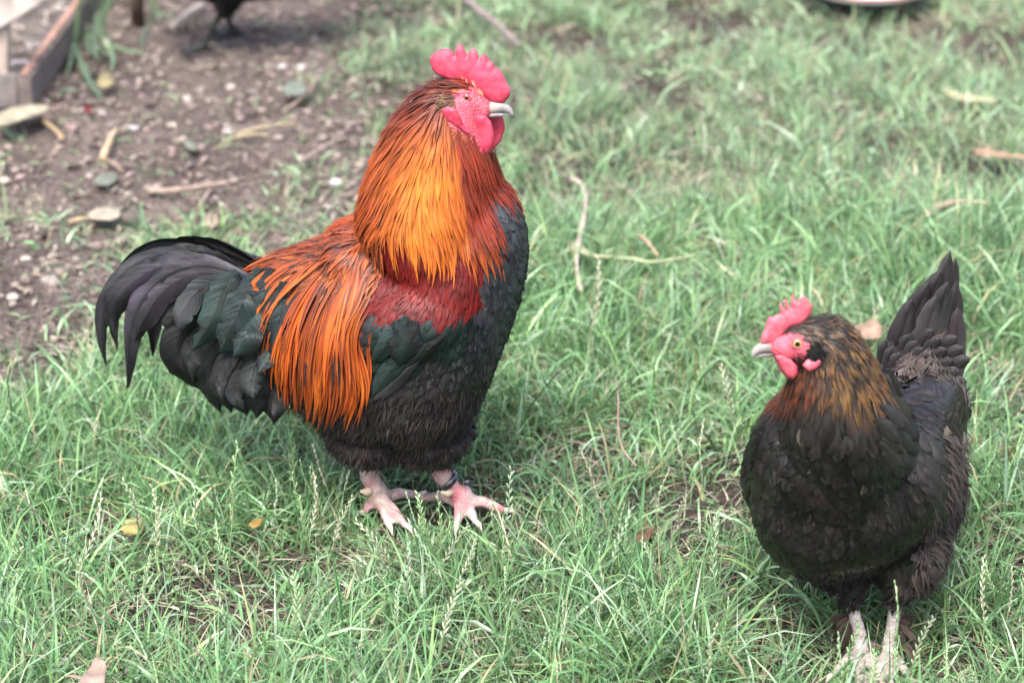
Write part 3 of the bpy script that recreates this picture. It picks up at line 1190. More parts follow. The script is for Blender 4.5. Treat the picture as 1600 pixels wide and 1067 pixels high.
def make_hen():
    rt = root('hen', Vector((H_O.x, H_O.y, 0)), 'black hen with gold laced neck facing left in front of the rooster', 'hen')
    A = Acc()
    f3 = (H_FW + Z_E * .12).normalized()
    ellipsoid(A, HP(1344, 740, .04), (f3 * .120, H_LT * .093, (Z_E - f3 * f3.z).normalized() * .100), nu=28, nv=18)
    ellipsoid(A, HP(1297, 720, .0), (f3 * .085, H_LT * .078, Z_E * .095), nu=28, nv=18)
    ellipsoid(A, HP(1290, 786, .0), (f3 * .08, H_LT * .071, Z_E * .081), nu=24, nv=16)
    ellipsoid(A, HP(1402, 828, .06), (f3 * .046, H_LT * .048, Z_E * .056), nu=24, nv=16)
    nk = [(1332, 770, .04, .055), (1322, 706, .0, .076), (1312, 650, -.033, .068), (1303, 605, -.045, .053), (1298, 570, -.05, .043), (1290, 540, -.055, .034), (1280, 522, -.06, .026)]
    sp = spline(nk, 16)
    tube(A, [HP(s[0], s[1], s[2]) for s in sp], [(s[3], s[3] * .9) for s in sp], (0, 0, 0), 20)
    # head and face
    ellipsoid(A, HP(1266, 533, -.06), (X_E * 42 * HX, Y_N * .0235, Z_E * 36 * HX))
    ellipsoid(A, HP(1232, 541, -.06), (X_E * 32 * HX, Y_N * .015, Z_E * 22 * HX))
    # folded wings
    for sd, c in ((1, HP(1424, 700, .05)), (-1, HP(1252, 700, .12))):
        ellipsoid(A, c, ((H_FW * -1 + Z_E * .05).normalized() * .10, H_LT * .038, Z_E * .068))
    # cushion, rump and the base of the tail
    ellipsoid(A, HP(1418, 764, .13), (H_FW * .062, H_LT * .058, Z_E * .082), nu=24, nv=16)
    tube(A, [HP(1385, 690, .10), HP(1425, 620, .16), HP(1443, 570, .18), HP(1456, 525, .20)], [(.07, .065), (.046, .046), (.026, .026), (.008, .008)], (0, 0, 0), 18)
    LEGS = [((1344, 1030), (1318, 868), (1329, 935), [(1300, 1056), (1340, 1078), (1378, 1066), (1372, 1010)]),
            ((1388, 1036), (1412, 868), (1400, 938), [(1352, 1076), (1392, 1090), (1425, 1064), (1400, 1012)])]
    legs = []
    for foot, thigh, hock, toes in LEGS:
        g = gp(*foot)

        def lp(px, py):
            return on_plane(px, py, g, Y_N)
        tube(A, [HP(thigh[0] * .6 + 1355 * .4, 810, .05), HP(thigh[0], thigh[1] - 8, .035), lp(thigh[0], thigh[1] + 22), lp(hock[0], hock[1] - 18)], [.04, .048, .034, .015], (0, 0, 0), 12)
        ank = Vector((g.x, g.y, .022))
        hk = lp(*hock)
        tube(A, [lp(hock[0], hock[1] - 35), hk, hk.lerp(ank, .5), ank, Vector((g.x, g.y, .010))], [.0078, .0075, .0075, .009, .009], (0, 0, 0), 12)
        for tx, ty in toes:
            t = gp(tx, ty, .005)
            s0 = Vector((g.x, g.y, .014))
            tube(A, [s0, s0.lerp(t, .5) + Vector((0, 0, .004)), t], [.007, .006, .0045], (0, 0, 0), 10)
        legs.append((g, hk, ank, toes))
    me = remesh(A, .0036, 5)
    ctrl = [(1275, 500, .8, .3), (1290, 512, .6, .6), (1330, 560, .4, .9), (1372, 640, .25, 1), (1300, 580, .15, 1), (1245, 612, -.2, .95), (1330, 650, .1, 1), (1270, 640, -.05, 1), (1250, 500, .9, .2),
            (1200, 680, -.2, 1), (1290, 720, 0, 1), (1185, 800, .05, 1), (1300, 830, .05, 1), (1400, 700, .4, .9), (1440, 640, .75, .6), (1430, 780, .45, .85), (1500, 760, .25, .95), (1450, 860, .05, 1), (1300, 900, .1, 1),
            (1360, 760, .2, 1), (1240, 780, 0, 1), (1420, 600, .1, -1), (1465, 600, .2, -1), (1450, 540, .25, -1), (1480, 640, .5, -.3), (1490, 690, .3, .95), (1330, 940, 0, 1), (1400, 940, 0, 1)]
    sk = Skin(me, ctrl, X_E, Z_E)
    face = [(1200, 532), (1221, 524), (1237, 521), (1253, 524), (1266, 533), (1268, 545), (1262, 556), (1264, 572), (1246, 572), (1225, 564), (1208, 556), (1196, 548)]
    BLK = (.014, .0125, .012)
    TAU = (.07, .053, .048)

    def skincol(p):
        x, y = proj(p)
        if p.z < .075 and y > 925:
            f = noise.noise(p * 160)
            if p.z < .022:
                return lerp((.20, .165, .15), (.30, .25, .23), .5 + f)
            return lerp((.38, .33, .315), (.25, .205, .195), max(0, min(1, .4 + f)))
        if inside(face, x, y):
            return (.37, .06, .085)
        if y > 780 and x > 1440 or (y < 690 and x > 1400):
            return (.05, .04, .036)
        return BLK
    mesh_with_tint(me, 'body', M_SKIN, skincol, rt)
    accs = {k: Acc() for k in ('hackle', 'body', 'down')}

    def ncol(x, y, r):
        gold = lerp((.155, .082, .025), (.105, .046, .015), r.random())
        rust = lerp((.18, .045, .014), (.12, .03, .012), r.random())
        t = max(0, min(1, (1300 - x) / 40)) if y > 585 else 0
        e = lerp(gold, rust, t)
        if y < 520:
            e = lerp(e, (.05, .03, .02), .6)
        fade = max(0, min(1, (y - 632 - (20 if x > 1330 else 0)) / 30))
        e = lerp(e, BLK, fade)
        pr = .62 if (x > 1300 or t > .3) else .45
        if r.random() > pr:
            e = lerp(e, BLK, .8)
        e = jit(e, .3, r)
        return e, lerp(BLK, e, .12), BLK

    def bcol(x, y, r):
        c = jit((.0088, .0076, .0074), .5, r)
        k = r.random()
        e = lerp(c, (.075, .066, .065), .42 * k ** 3)  # some edges paled at random, glints painted into the feather colour
        if x > 1400 and y < 700:
            e = lerp(e, TAU, .3)
        if r.random() < .004:
            e = (.13, .105, .09)
        return e, c, (.006, .005, .005)

    def dcol(x, y, r):
        t = .35 + .3 * r.random()
        if y < 700 and x > 1370:
            t = .55 + .45 * r.random()
        if y > 800:
            t *= .55
        c = jit(lerp((.016, .013, .012), TAU if y > 700 else (.085, .068, .062), t), .3, r)
        return c, c, lerp(c, BLK, .3)
    neckp = [(1250, 498), (1300, 486), (1350, 520), (1375, 590), (1392, 650), (1390, 672), (1340, 668), (1270, 655), (1205, 640), (1200, 600), (1240, 585), (1282, 580), (1280, 555), (1268, 540), (1262, 522)]

    def spec(x, y, p, r):
        if p.z < .085 or (inside(face, x, y) and p.y < H_O.y + .06):
            return None
        if y < 590 and x < 1240 and p.y < H_O.y + .06:
            return None
        if (inside(neckp, x, y) or (y < 640 and x < 1385)) and p.y < H_O.y + .05:
            t = max(0, min(1, (y - 500) / 120))
            return dict(acc='hackle', L=.009 + .019 * t, W=.0019 + .0014 * t, shape='lance', l1=.0036, sway=.12, col=ncol, camber=.15)
        if (x > 1458 - max(0, (y - 780) * .35) and y > 670) or (y < 700 and x > 1385 and p.y > H_O.y + .09):
            if r.random() < .65:
                return dict(acc='down', L=.026, W=.0024, shape='lance', l1=.011, sway=.4, col=dcol, camber=.1)
            return dict(acc='down', L=.028, W=.014, l1=.006, sway=.3, col=dcol)
        if y > 880:
            return dict(acc='down', L=.022, W=.007, l1=.007, sway=.35, col=bcol, shape='lance')
        k = 1 + .25 * (x > 1380)
        return dict(acc='body', L=.029 * k, W=.0125 * k, l1=.0046, sway=.20, col=bcol, camber=.10, seg=5)
    surf_feathers(sk, 19000, spec, accs, random.Random(13))
    for k, nm, m in (('hackle', 'neck_feathers', M_HACKLE), ('body', 'body_feathers', M_BODYF), ('down', 'rump_down', M_DOWN)):
        o = accs[k].build(nm, m, rt)
        o['kind'] = 'stuff'
    # wing: overlapping covert and flight feathers of the near wing
    r = random.Random(31)
    WING = []
    for row in range(4):
        for k in range(5):
            x0, y0 = 1368 + row * 15 + r.gauss(0, 4), 632 + k * 17 + row * 10 + r.gauss(0, 3)
            ln = 30 + row * 8
            WING.append(([(x0, y0), (x0 + ln * .62, y0 + ln * .55), (x0 + ln * 1.0, y0 + ln * 1.25)], 24 + row * 3))
    for path, w in WING:
        P = spline(path, 10)
        pts, nr = [], []
        for q in P:
            h, n = sk.hit(q[0], q[1])
            if h is None: break
            pts.append(h + n * (.0035 + .005 * len(pts) / 9))
            nr.append(n)
        if len(pts) < 8: continue
        a = Acc()
        c = jit((.017, .015, .015), .25, r)
        blade(a, pts, nr, w * HX, lerp(c, (.06, .052, .05), .35 * r.random()), c, BLK, 'round', .12, 5, .3, r)
        a.build('wing_feather', M_HENTAIL, rt)
    # tail feathers, standing up in a tent
    T = [([(1428, 640), (1454, 510), (1484, 393)], 40, .21, 0), ([(1440, 640), (1474, 520), (1493, 404)], 36, .215, 0), ([(1412, 640), (1428, 530), (1470, 420)], 56, .19, 0), ([(1455, 650), (1484, 560), (1494, 440)], 44, .20, 0),
         ([(1402, 640), (1410, 540), (1450, 440)], 56, .18, 0), ([(1462, 650), (1488, 580), (1496, 480)], 44, .19, 0), ([(1396, 640), (1398, 560), (1424, 466)], 50, .17, 0), ([(1430, 640), (1452, 540), (1480, 440)], 52, .178, 0), ([(1420, 640), (1436, 550), (1462, 462)], 50, .168, 0)]
    for i in range(26):
        t = (i * 7 % 26) / 25
        row = i / 25
        x0 = 1398 + 70 * t
        hgt = 150 - 85 * row - 40 * abs(t - .6)
        lean = (t - .35) * 55
        T.append(([(x0, 655), (x0 - 8 + lean * .25, 655 - hgt * .5), (x0 + lean * .7, 655 - hgt * .86), (x0 + lean * 1.1 + 8, 655 - hgt)], 34, .172 - .035 * row, 1))
    for path, w, dy, kind in T:
        P = spline(path, 18)
        pts = [HP(q[0], q[1], dy + (0 if kind else .02 * k / 17)) for k, q in enumerate(P)]
        nr = [(Y_N + H_LT * -.35 + Z_E * .1).normalized()] * 18
        a = Acc()
        c = jit((.015, .013, .0135), .3, r)
        blade(a, pts, nr, w * HX, jit(lerp(c, (.05, .044, .046), .35), .1, r), c, BLK, 'round', .16, 5, .45, r, .5)
        fo = a.build('tail_feather', M_HENTAIL, rt)
        a = Acc()
        tube(a, [p + nr[0] * (w * HX * .165) for p in pts], [.0009 * (1 - .8 * k / 17) for k in range(18)], (.04, .035, .035), 4)
        a.build('shaft', M_HENTAIL, fo)
    # feathers on the outside of the shanks
    a = Acc()
    for li, (g, hk, ank, toes) in enumerate(legs):
        for i in range(60):
            t = r.uniform(.35, 1)
            p = hk.lerp(ank, t)
            out_ = X_E * (-1 if li == 0 else 1)
            p = p + out_ * .007 + Y_N * r.uniform(-.006, .006)
            d_ = (out_ * r.uniform(.25, 1.0) + Z_E * r.uniform(-1, -.1) + Y_N * r.uniform(-.4, .4)).normalized()
            L = r.uniform(.012, .026)
            pts = [p + d_ * (L * k / 4) + Z_E * (-.004 * (k / 4) ** 2) for k in range(5)]
            c = jit(lerp((.018, .014, .013), (.055, .038, .03), r.random()), .3, r)
            blade(a, pts, [Y_N] * 5, r.uniform(.003, .007), c, c, None, 'round', .1, r=r)
    o = a.build('shank_feathers', M_DOWN, rt)
    o['kind'] = 'stuff'
    # comb, wattles, ear lobe and ear
    comb = [(1189, 537), (1190, 524), (1195, 514), (1199, 500), (1202, 494), (1207, 496), (1212, 492), (1220, 490), (1218, 478), (1219, 470), (1224, 480), (1229, 485), (1226, 474), (1227, 466), (1232, 476), (1237, 482), (1236, 468), (1238, 458.5),
            (1243, 470), (1248, 471), (1253, 462), (1263, 468), (1269, 480), (1267, 491), (1259, 501), (1250, 508), (1234, 512), (1223, 524), (1213, 534), (1202, 537)]

    def ccol(x, y):
        k = noise.noise(Vector((x * .12, y * .12, 4)))
        return lerp((.38, .045, .075), (.45, .10, .125), .5 + .8 * k)

    def cfn(x, y, h):
        return HP(x, y, -.06 - h + (520 - y) * HX * .08)
    a = Acc()
    inflate(a, comb, cfn, .0052, 16, 2.6, ccol, .22)
    a.build('comb', M_COMB, rt)
    wat = [(1211, 556), (1222, 554), (1236, 562), (1246, 572), (1247, 584), (1240, 593), (1231, 590), (1221, 578)]
    for dz in (-.074, -.052):
        a = Acc()
        inflate(a, wat, lambda x, y, h, dz=dz: HP(x - (3 if dz > -.06 else 0), y, dz - h), .0042, 9, 2.6, ccol, .25)
        a.build('wattle', M_COMB, rt)
    lobe = [(1254, 570), (1262, 562), (1272, 562), (1284, 555), (1288, 560), (1284, 569), (1276, 576), (1263, 580)]
    h0, n0 = sk.hit(1268, 568)
    o0 = Vector((0, h0.y, 0))
    for sd in (1, -1):
        a = Acc()

        def lfn(x, y, h, sd=sd):
            p = on_plane(x, y, h0 + Y_N * .005, Y_N) + Y_N * h
            if sd < 0:
                p.y = 2 * (H_O.y - .06) - p.y
            return p
        inflate(a, lobe, lfn, .0036, 7, 2.6, ccol, .25)
        a.build('ear_lobe', M_COMB, rt)
    a = Acc()
    for i in range(150):
        h, n = sk.hit(1271 + r.gauss(0, 5.5), 549 + r.gauss(0, 6))
        if h is None: continue
        pts, nr = sk.trace(h, .010, 3, .002, .006, .3, .4, r=r)
        c = jit((.008, .008, .008), .3, r)
        blade(a, pts, nr, .0024, c, c, None, 'lance', .1, r=r)
    for i in range(90):
        h, n = sk.hit(1252 + r.gauss(0, 9), 562 + r.gauss(0, 5))
        if h is None: continue
        pts, nr = sk.trace(h, .007, 3, .0005, .003, .3, .4, r=r)
        c = jit((.02, .012, .012), .3, r)
        blade(a, pts, nr, .0011, c, c, None, 'lance', .1, r=r)
    o = a.build('ear_tuft', M_DOWN, rt)
    o['kind'] = 'stuff'

    def beak(path, rad, name, c0, c1):
        a_ = Acc()
        tube(a_, [HP(p[0], p[1], -.06) for p in spline(path, 9)], [tuple(q) for q in spline(rad, 9)], [lerp(c0, c1, k / 8) for k in range(9)], 14, up=(0, 0, 1))
        return a_.build(name, M_HORN, rt)
    beak([(1213, 543), (1202, 542), (1190, 543), (1180, 550), (1175, 559)], [(.0062, .007), (.006, .0068), (.0052, .005), (.0036, .003), (.0006, .0006)], 'upper_beak', (.06, .052, .056), (.30, .26, .24))
    beak([(1214, 551), (1202, 552), (1190, 554), (1182, 558)], [(.0034, .006), (.003, .005), (.0024, .0035), (.0006, .001)], 'lower_beak', (.04, .036, .04), (.22, .19, .18))
    make_eyes(sk, (1246, 536), 7.0, H_O + Vector((0, -.06, 0)), Y_N, X_E, Z_E, (.36, .24, .07), (.34, .09, .10), rt, HX)
    for (g, hk, ank, toes) in legs:
        for tx, ty in toes:
            t = gp(tx, ty, .005)
            d_ = (t - Vector((g.x, g.y, .005))).normalized()
            a = Acc()
            tube(a, [t - d_ * .003, t + d_ * .006 + Vector((0, 0, .002)), t + d_ * .012 + Vector((0, 0, -.004))], [.0042, .003, .0006], (.4, .34, .3), 8)
            a.build('claw', M_HORN, rt)
    return rt, sk


hen, HEN_SKIN = make_hen()


# ------------------------------------------------------------------ black hen walking out of the top of the picture
def make_black_hen():
    g = gp(345, 74)
    g.z = 0
    rt = root('black_hen', g, 'out of focus all black hen cut off by the top edge, on bare soil', 'hen')
    ex = Vector((-.97, -.22, 0)).normalized()      # heading left
    ey = Vector((-ex.y, ex.x, 0))

    def L(a, b, c):
        return g + ex * a + ey * b + Z_E * c
    A = Acc()
    # body from rump to breast, then neck and head
    sec = [(-.19, .24, .03, .03), (-.14, .205, .075, .06), (-.06, .185, .088, .08), (.03, .183, .088, .08), (.10, .21, .08, .07), (.14, .24, .05, .045)]
    sp = spline(sec, 14)
    tube(A, [L(s[0] - .03, 0, s[1]) for s in sp], [(s[2], s[3]) for s in sp], (0, 0, 0), 20, up=(0, 0, 1))
    sec = [(.07, .23, .075), (.11, .30, .05), (.125, .35, .035), (.13, .39, .027)]
    tube(A, [L(s[0] - .03, 0, s[1]) for s in spline(sec, 10)], [s[2] for s in spline(sec, 10)], (0, 0, 0), 16)
    ellipsoid(A, L(.115, 0, .40), (ex * .034, ey * .023, Z_E * .027))
    tube(A, [L(-.18, 0, .24), L(-.24, 0, .32), L(-.27, 0, .37)], [.05, .03, .012], (0, 0, 0), 14)
    for sd, fx in ((1, .042), (-1, -.035)):
        b_ = sd * .04
        tube(A, [L(-.02, b_, .16), L(-.012, b_, .11), L(-.005, b_, .072)], [.05, .03, .011], (0, 0, 0), 12)
        tube(A, [L(-.005, b_, .085), L(fx * .5, b_, .045), L(fx, b_, .012)], [.008, .007, .0075], (0, 0, 0), 10)
        for an in (-.45, 0, .45, math.pi):
            d_ = ex * math.cos(an) + ey * math.sin(an)
            l_ = .045 if an < 3 else .022
            p0 = L(fx, b_, .012)
            tube(A, [p0, p0 + d_ * l_ * .5, p0 + d_ * l_ - Z_E * .007], [.008, .0065, .003], (0, 0, 0), 8)
    me = remesh(A, .005, 5)
    cx = [proj(L(*q)) for q in ((-.1, 0, .25), (.05, 0, .25), (.1, 0, .38))]
    sk = Skin(me, [(c[0], c[1], 1, .6) for c in cx], X_E, Z_E)

    def scol(p):
        return (.004, .004, .004)
    mesh_with_tint(me, 'body', M_SKIN, scol, rt)
    a = {'b': Acc()}

    def bc(x, y, r):
        c = jit((.004, .004, .0042), .3, r)
        return c, c, c

    def spec(x, y, p, r):
        if p.z < .08: return None
        return dict(acc='b', L=.03, W=.015, l1=.005, col=bc, seg=3)
    surf_feathers(sk, 2600, spec, a, random.Random(4))
    o = a['b'].build('plumage', M_DOWN, rt)
    o['kind'] = 'stuff'
    r = random.Random(6)
    for i in range(8):
        q = Acc()
        s_ = (i - 3.5) * .012
        pts = [L(-.19 - .012 * k - .004 * i, s_ * k / 9, .24 + .022 * k - .001 * i * k * .5) for k in range(10)]
        blade(q, pts, [ey] * 10, .03, (.012, .012, .013), (.01, .01, .01), None, 'sickle', .1, 3, .1, r)
        q.build('tail_feather', M_HENTAIL, rt)
    q = Acc()
    cb = [(0, 0), (.01, .02), (.018, .012), (.026, .028), (.034, .016), (.044, .03), (.052, .018), (.06, .022), (.066, .008), (.056, -.004), (.02, -.008)]
    inflate(q, [(x * 1000, y * 1000) for x, y in cb], lambda x, y, h: L(.155 - x / 1000, h, .422 + y / 1000), .004, 8, 3.5, lambda x, y: (.5, .05, .07), .2)
    q.build('comb', M_COMB, rt)
    q = Acc()
    tube(q, [L(.135, 0, .40), L(.155, 0, .398), L(.17, 0, .39)], [.008, .006, .0008], (.05, .045, .045), 10)
    q.build('beak', M_HORN, rt)


make_black_hen()

# ------------------------------------------------------------------ things lying about
def stick(name, label, cat, px, r0, r1, c, z=.012, group=None, knob=0.0):
    P = spline([(a, b) for a, b in px], max(8, 5 * len(px)))
    n = len(P)
    pts, rd = [], []
    for i, q in enumerate(P):
        u = i / (n - 1)
        p = gp(q[0], q[1], z)
        p.z = z + .006 * math.sin(u * 3.1) + gz(p.x, p.y) * .5
        pts.append(p)
        rd.append(.78 * (r0 + (r1 - r0) * u) * (1 + .25 * noise.noise(Vector((u * 22, r1 * 700, 5)))) * (1 + knob * noise.noise(Vector((u * 9, r0 * 900, 0)))))
    c = (c[0] * .46, c[1] * .45, c[2] * .45)
    a = Acc()
    tube(a, pts, rd, [lerp(c, (c[0] * .75, c[1] * .72, c[2] * .7), .5 + .5 * noise.noise(p * 40)) for p in pts], 8)
    o = a.build(name, M_STEM, None, pts[n // 2])
    return tag(o, label, cat, group)


def leaf(name, label, cat, px, c, z=.02, curl=.012, thick=.0006, group=None, c2=None, tilt=0.0):
    # crumpled, nibbled outline
    q_ = []
    for i in range(len(px)):
        a_, b_ = px[i], px[(i + 1) % len(px)]
        ln = math.hypot(b_[0] - a_[0], b_[1] - a_[1])
        for k in range(3):
            t = k / 3
            x_, y_ = a_[0] + (b_[0] - a_[0]) * t, a_[1] + (b_[1] - a_[1]) * t
            j_ = min(2.2, ln * .22) * noise.noise(Vector((x_ * .31, y_ * .31, 9)))
            q_.append((x_ + j_, y_ - j_ * .7))
    px = q_
    cx = sum(p[0] for p in px) / len(px)
    cy = sum(p[1] for p in px) / len(px)
    ys = [p[1] for p in px]
    span = max(max(ys) - min(ys), 1)

    def fn(x, y, h):
        p = gp(x, y, z)
        k = ((x - cx) ** 2 / (60 ** 2))
        p.z = z + curl * (noise.noise(Vector((x * .035, y * .06, cx))) + .5 * k) + h + tilt * (max(ys) - y) / span
        # lift along the ray so that the leaf keeps its outline
        q = CAMP + ray(x, y) * ((p.z - CAM_H) / ray(x, y).z)
        return q

    c = (c[0] * .40, c[1] * .39, c[2] * .39)

    def cf(x, y):
        k = .5 + .5 * noise.noise(Vector((x * .07, y * .07, 1)))
        return lerp(c, tuple(v * .4 for v in c2) if c2 else (c[0] * .6, c[1] * .55, c[2] * .5), k)
    a = Acc()
    step = max(2.5, min(6, span / 5))
    inflate(a, px, fn, thick, 6, step, cf, .5)
    o = a.build(name, M_LEAF, None, gp(cx, cy, z))
    return tag(o, label, cat, group)


TAN, GREY, PALE = (.42, .31, .21), (.33, .28, .27), (.58, .49, .36)
# in the grass
stick('stick', 'straight grey stick lying in grass above the rooster, at the top edge', 'stick', [(718, -12), (752, 18), (782, 42), (812, 68)], .0075, .0055, (.36, .29, .29), .035)
stick('plant_stem', 'curved dry tan stem standing in the grass right of the rooster breast', 'stem', [(893, 274), (908, 286), (915, 312), (912, 345), (905, 375), (901, 405), (903, 430), (908, 452)], .005, .0042, (.62, .54, .44), .06, knob=.5)
stick('vine', 'pale green twisted vine lying across the dry tan stem', 'vine', [(888, 384), (897, 380), (908, 392), (922, 398), (950, 401), (985, 404), (1012, 410), (1045, 406), (1070, 399), (1088, 392)], .0042, .003, (.46, .54, .30), .056, knob=.6)
leaf('vine_leaf', 'small curled pale green leaf at the end of the twisted vine', 'leaf', [(888, 378), (900, 376), (916, 388), (930, 398), (926, 404), (910, 398), (892, 392)], (.5, .58, .34), .062, .01)
stick('twig', 'thin pinkish twig bent in the grass between rooster and hen', 'twig', [(963, 590), (966, 625), (966, 668), (972, 698), (994, 724)], .0017, .0015, (.5, .36, .30), .055)
stick('twig', 'short tan twig near the vine, midway between rooster and hen', 'twig', [(998, 364), (1012, 380), (1028, 395)], .004, .003, (.56, .43, .3), .055)
stick('twig', 'short slanting straw twig below the vine', 'twig', [(1010, 428), (1006, 448), (997, 468)], .003, .0025, (.48, .37, .27), .03)
stick('dry_stalk', 'thick arched dry stalk in the grass at right, above the hen tail', 'stalk', [(1448, 336), (1470, 326), (1500, 320), (1545, 317)], .0085, .004, (.56, .45, .34), .06)
leaf('husk', 'long pale yellow husk in the grass near the right edge', 'husk', [(1470, 138), (1480, 137), (1500, 145), (1530, 150), (1560, 154), (1555, 161), (1520, 160), (1495, 157), (1478, 150)], (.66, .68, .42), .035, .006)
leaf('husk', 'thin orange tan husk strip at the right edge of the picture', 'husk', [(1516, 232), (1545, 233), (1575, 238), (1606, 243), (1604, 249), (1565, 246), (1530, 242)], (.56, .38, .26), .035, .006)
leaf('dry_leaf', 'pinkish tan dead leaf in grass at the bottom left corner', 'leaf', [(101, 1056), (118, 1052), (128, 1056), (140, 1042), (148, 1026), (160, 1028), (167, 1040), (164, 1062), (158, 1085), (120, 1088), (118, 1070), (126, 1060)], (.56, .42, .35), .06, .008, c2=(.46, .33, .27))
leaf('yellow_leaf', 'mottled yellow leaf in the grass at left, below the rooster tail', 'leaf', [(188, 824), (196, 812), (212, 806), (226, 808), (226, 822), (220, 834), (206, 836), (194, 834)], (.58, .42, .14), .03, .008, c2=(.45, .42, .16))
leaf('yellow_leaf', 'tiny yellow leaf tip in grass left of the rooster feet', 'leaf', [(388, 818), (398, 810), (411, 809), (408, 820), (394, 826)], (.58, .42, .12), .04, .006)
leaf('brown_leaf', 'curled reddish brown dead leaf in grass between rooster and hen', 'leaf', [(990, 840), (998, 822), (1010, 812), (1014, 824), (1024, 818), (1022, 836), (1008, 846), (996, 850)], (.34, .19, .13), .02, .01)
leaf('brown_leaf', 'pale tan crumpled leaf lying directly behind the hen neck', 'leaf', [(1328, 514), (1342, 506), (1358, 502), (1362, 494), (1374, 506), (1382, 514), (1378, 528), (1360, 530), (1340, 528)], (.66, .47, .35), .06, .014)
leaf('brown_leaf', 'dark orange dead leaf in grass right of the hen', 'leaf', [(1562, 700), (1574, 690), (1588, 694), (1590, 712), (1578, 722), (1566, 714)], (.30, .14, .07), .02, .008)
# on the bare soil
leaf('corn_husk', 'pale cream corn husk on the soil by the timber bed, left edge', 'husk', [(-14, 186), (0, 176), (20, 168), (48, 164), (72, 164), (80, 168), (70, 176), (50, 182), (28, 190), (10, 196), (-12, 197)], (.72, .70, .52), .03, .006, .004)
stick('husk_stalk', 'thin crooked brown stalk at the end of the corn husk', 'stalk', [(76, 171), (90, 172), (98, 164), (106, 168)], .004, .0025, (.42, .30, .26), .02)
stick('twig', 'tan twig on the soil just below the corn husk', 'twig', [(62, 182), (75, 196), (88, 208), (98, 218)], .0055, .0045, (.48, .37, .22), .012)
stick('wood_chip', 'pale straw coloured splinter standing out on the bare soil', 'splinter', [(183, 202), (176, 216), (170, 228), (160, 248)], .0045, .0085, (.66, .52, .33), .014)
stick('twig', 'short brown twig touching the foot of the pale splinter', 'twig', [(162, 250), (176, 258), (192, 268)], .004, .003, (.42, .32, .24), .01)
stick('wood_chip', 'broad pale stick on the soil beside the black hen, top edge', 'stick', [(316, 8), (298, 22), (284, 34), (268, 46)], .0095, .0075, (.66, .60, .54), .016)
stick('twig', 'long grey brown twig on soil behind the rooster back', 'twig', [(545, 212), (520, 226), (495, 240), (470, 250)], .005, .004, (.38, .30, .27), .014)
stick('twig', 'thin tan twig on soil left of the tall grass clump', 'twig', [(497, 118), (488, 138), (470, 158), (442, 174)], .004, .0035, (.42, .33, .27), .014)
stick('stick', 'forked weathered stick lying on soil above the rooster tail', 'stick', [(232, 298), (270, 300), (310, 296), (345, 290), (372, 282)], .0062, .0055, (.47, .37, .30), .014, knob=.4)
stick('twig', 'short side twig under the forked weathered stick', 'twig', [(332, 296), (324, 306), (312, 320)], .0045, .003, (.44, .36, .31), .01)
stick('straw', 'flat straw stem on soil above the forked stick', 'straw', [(372, 208), (400, 204), (432, 198), (466, 190)], .0045, .0035, (.56, .47, .30), .012)
stick('straw', 'second straw stem on soil beside the first one', 'straw', [(360, 214), (392, 214), (424, 210)], .004, .003, (.52, .44, .29), .01)
stick('straw', 'pale straw end sticking from the soil near the white shard', 'straw', [(108, 342), (128, 342), (148, 338)], .005, .004, (.6, .5, .32), .012)
leaf('shard', 'whitish flat shard with a dark hole on the soil above the rooster tail', 'shard', [(138, 334), (148, 326), (168, 323), (186, 328), (188, 338), (176, 345), (156, 344), (142, 342)], (.74, .66, .54), .016, .006, .002)
leaf('green_leaf', 'pale grey green leaf on the soil left of the tall grass clump', 'leaf', [(441, 138), (452, 128), (468, 127), (480, 138), (474, 148), (458, 150), (446, 148)], (.33, .40, .34), .025, .008)
leaf('green_leaf', 'grey green leaf scrap on the soil right of the splinter foot', 'leaf', [(144, 282), (160, 270), (180, 270), (184, 282), (172, 290), (152, 290)], (.30, .34, .28), .014, .006)
leaf('green_leaf', 'small greyish leaf scrap in the middle of the bare soil', 'leaf', [(284, 222), (296, 218), (310, 228), (306, 236), (292, 232)], (.3, .34, .27), .012, .006)
leaf('yellow_leaf', 'small pale yellow flower scrap under the strap leaved plant', 'leaf', [(150, 130), (158, 116), (168, 112), (176, 122), (180, 130), (168, 136), (156, 138)], (.58, .52, .28), .02, .012)
leaf('brown_leaf', 'small pale brown leaf behind the rooster back on sparse grass', 'leaf', [(318, 342), (328, 332), (340, 336), (342, 350), (330, 358), (320, 352)], (.55, .45, .35), .012, .006)
leaf('red_petal', 'tiny dark red scrap on the soil right of the corn husk', 'petal', [(130, 168), (136, 163), (142, 170), (142, 178), (134, 176)], (.3, .02, .03), .014, .004)

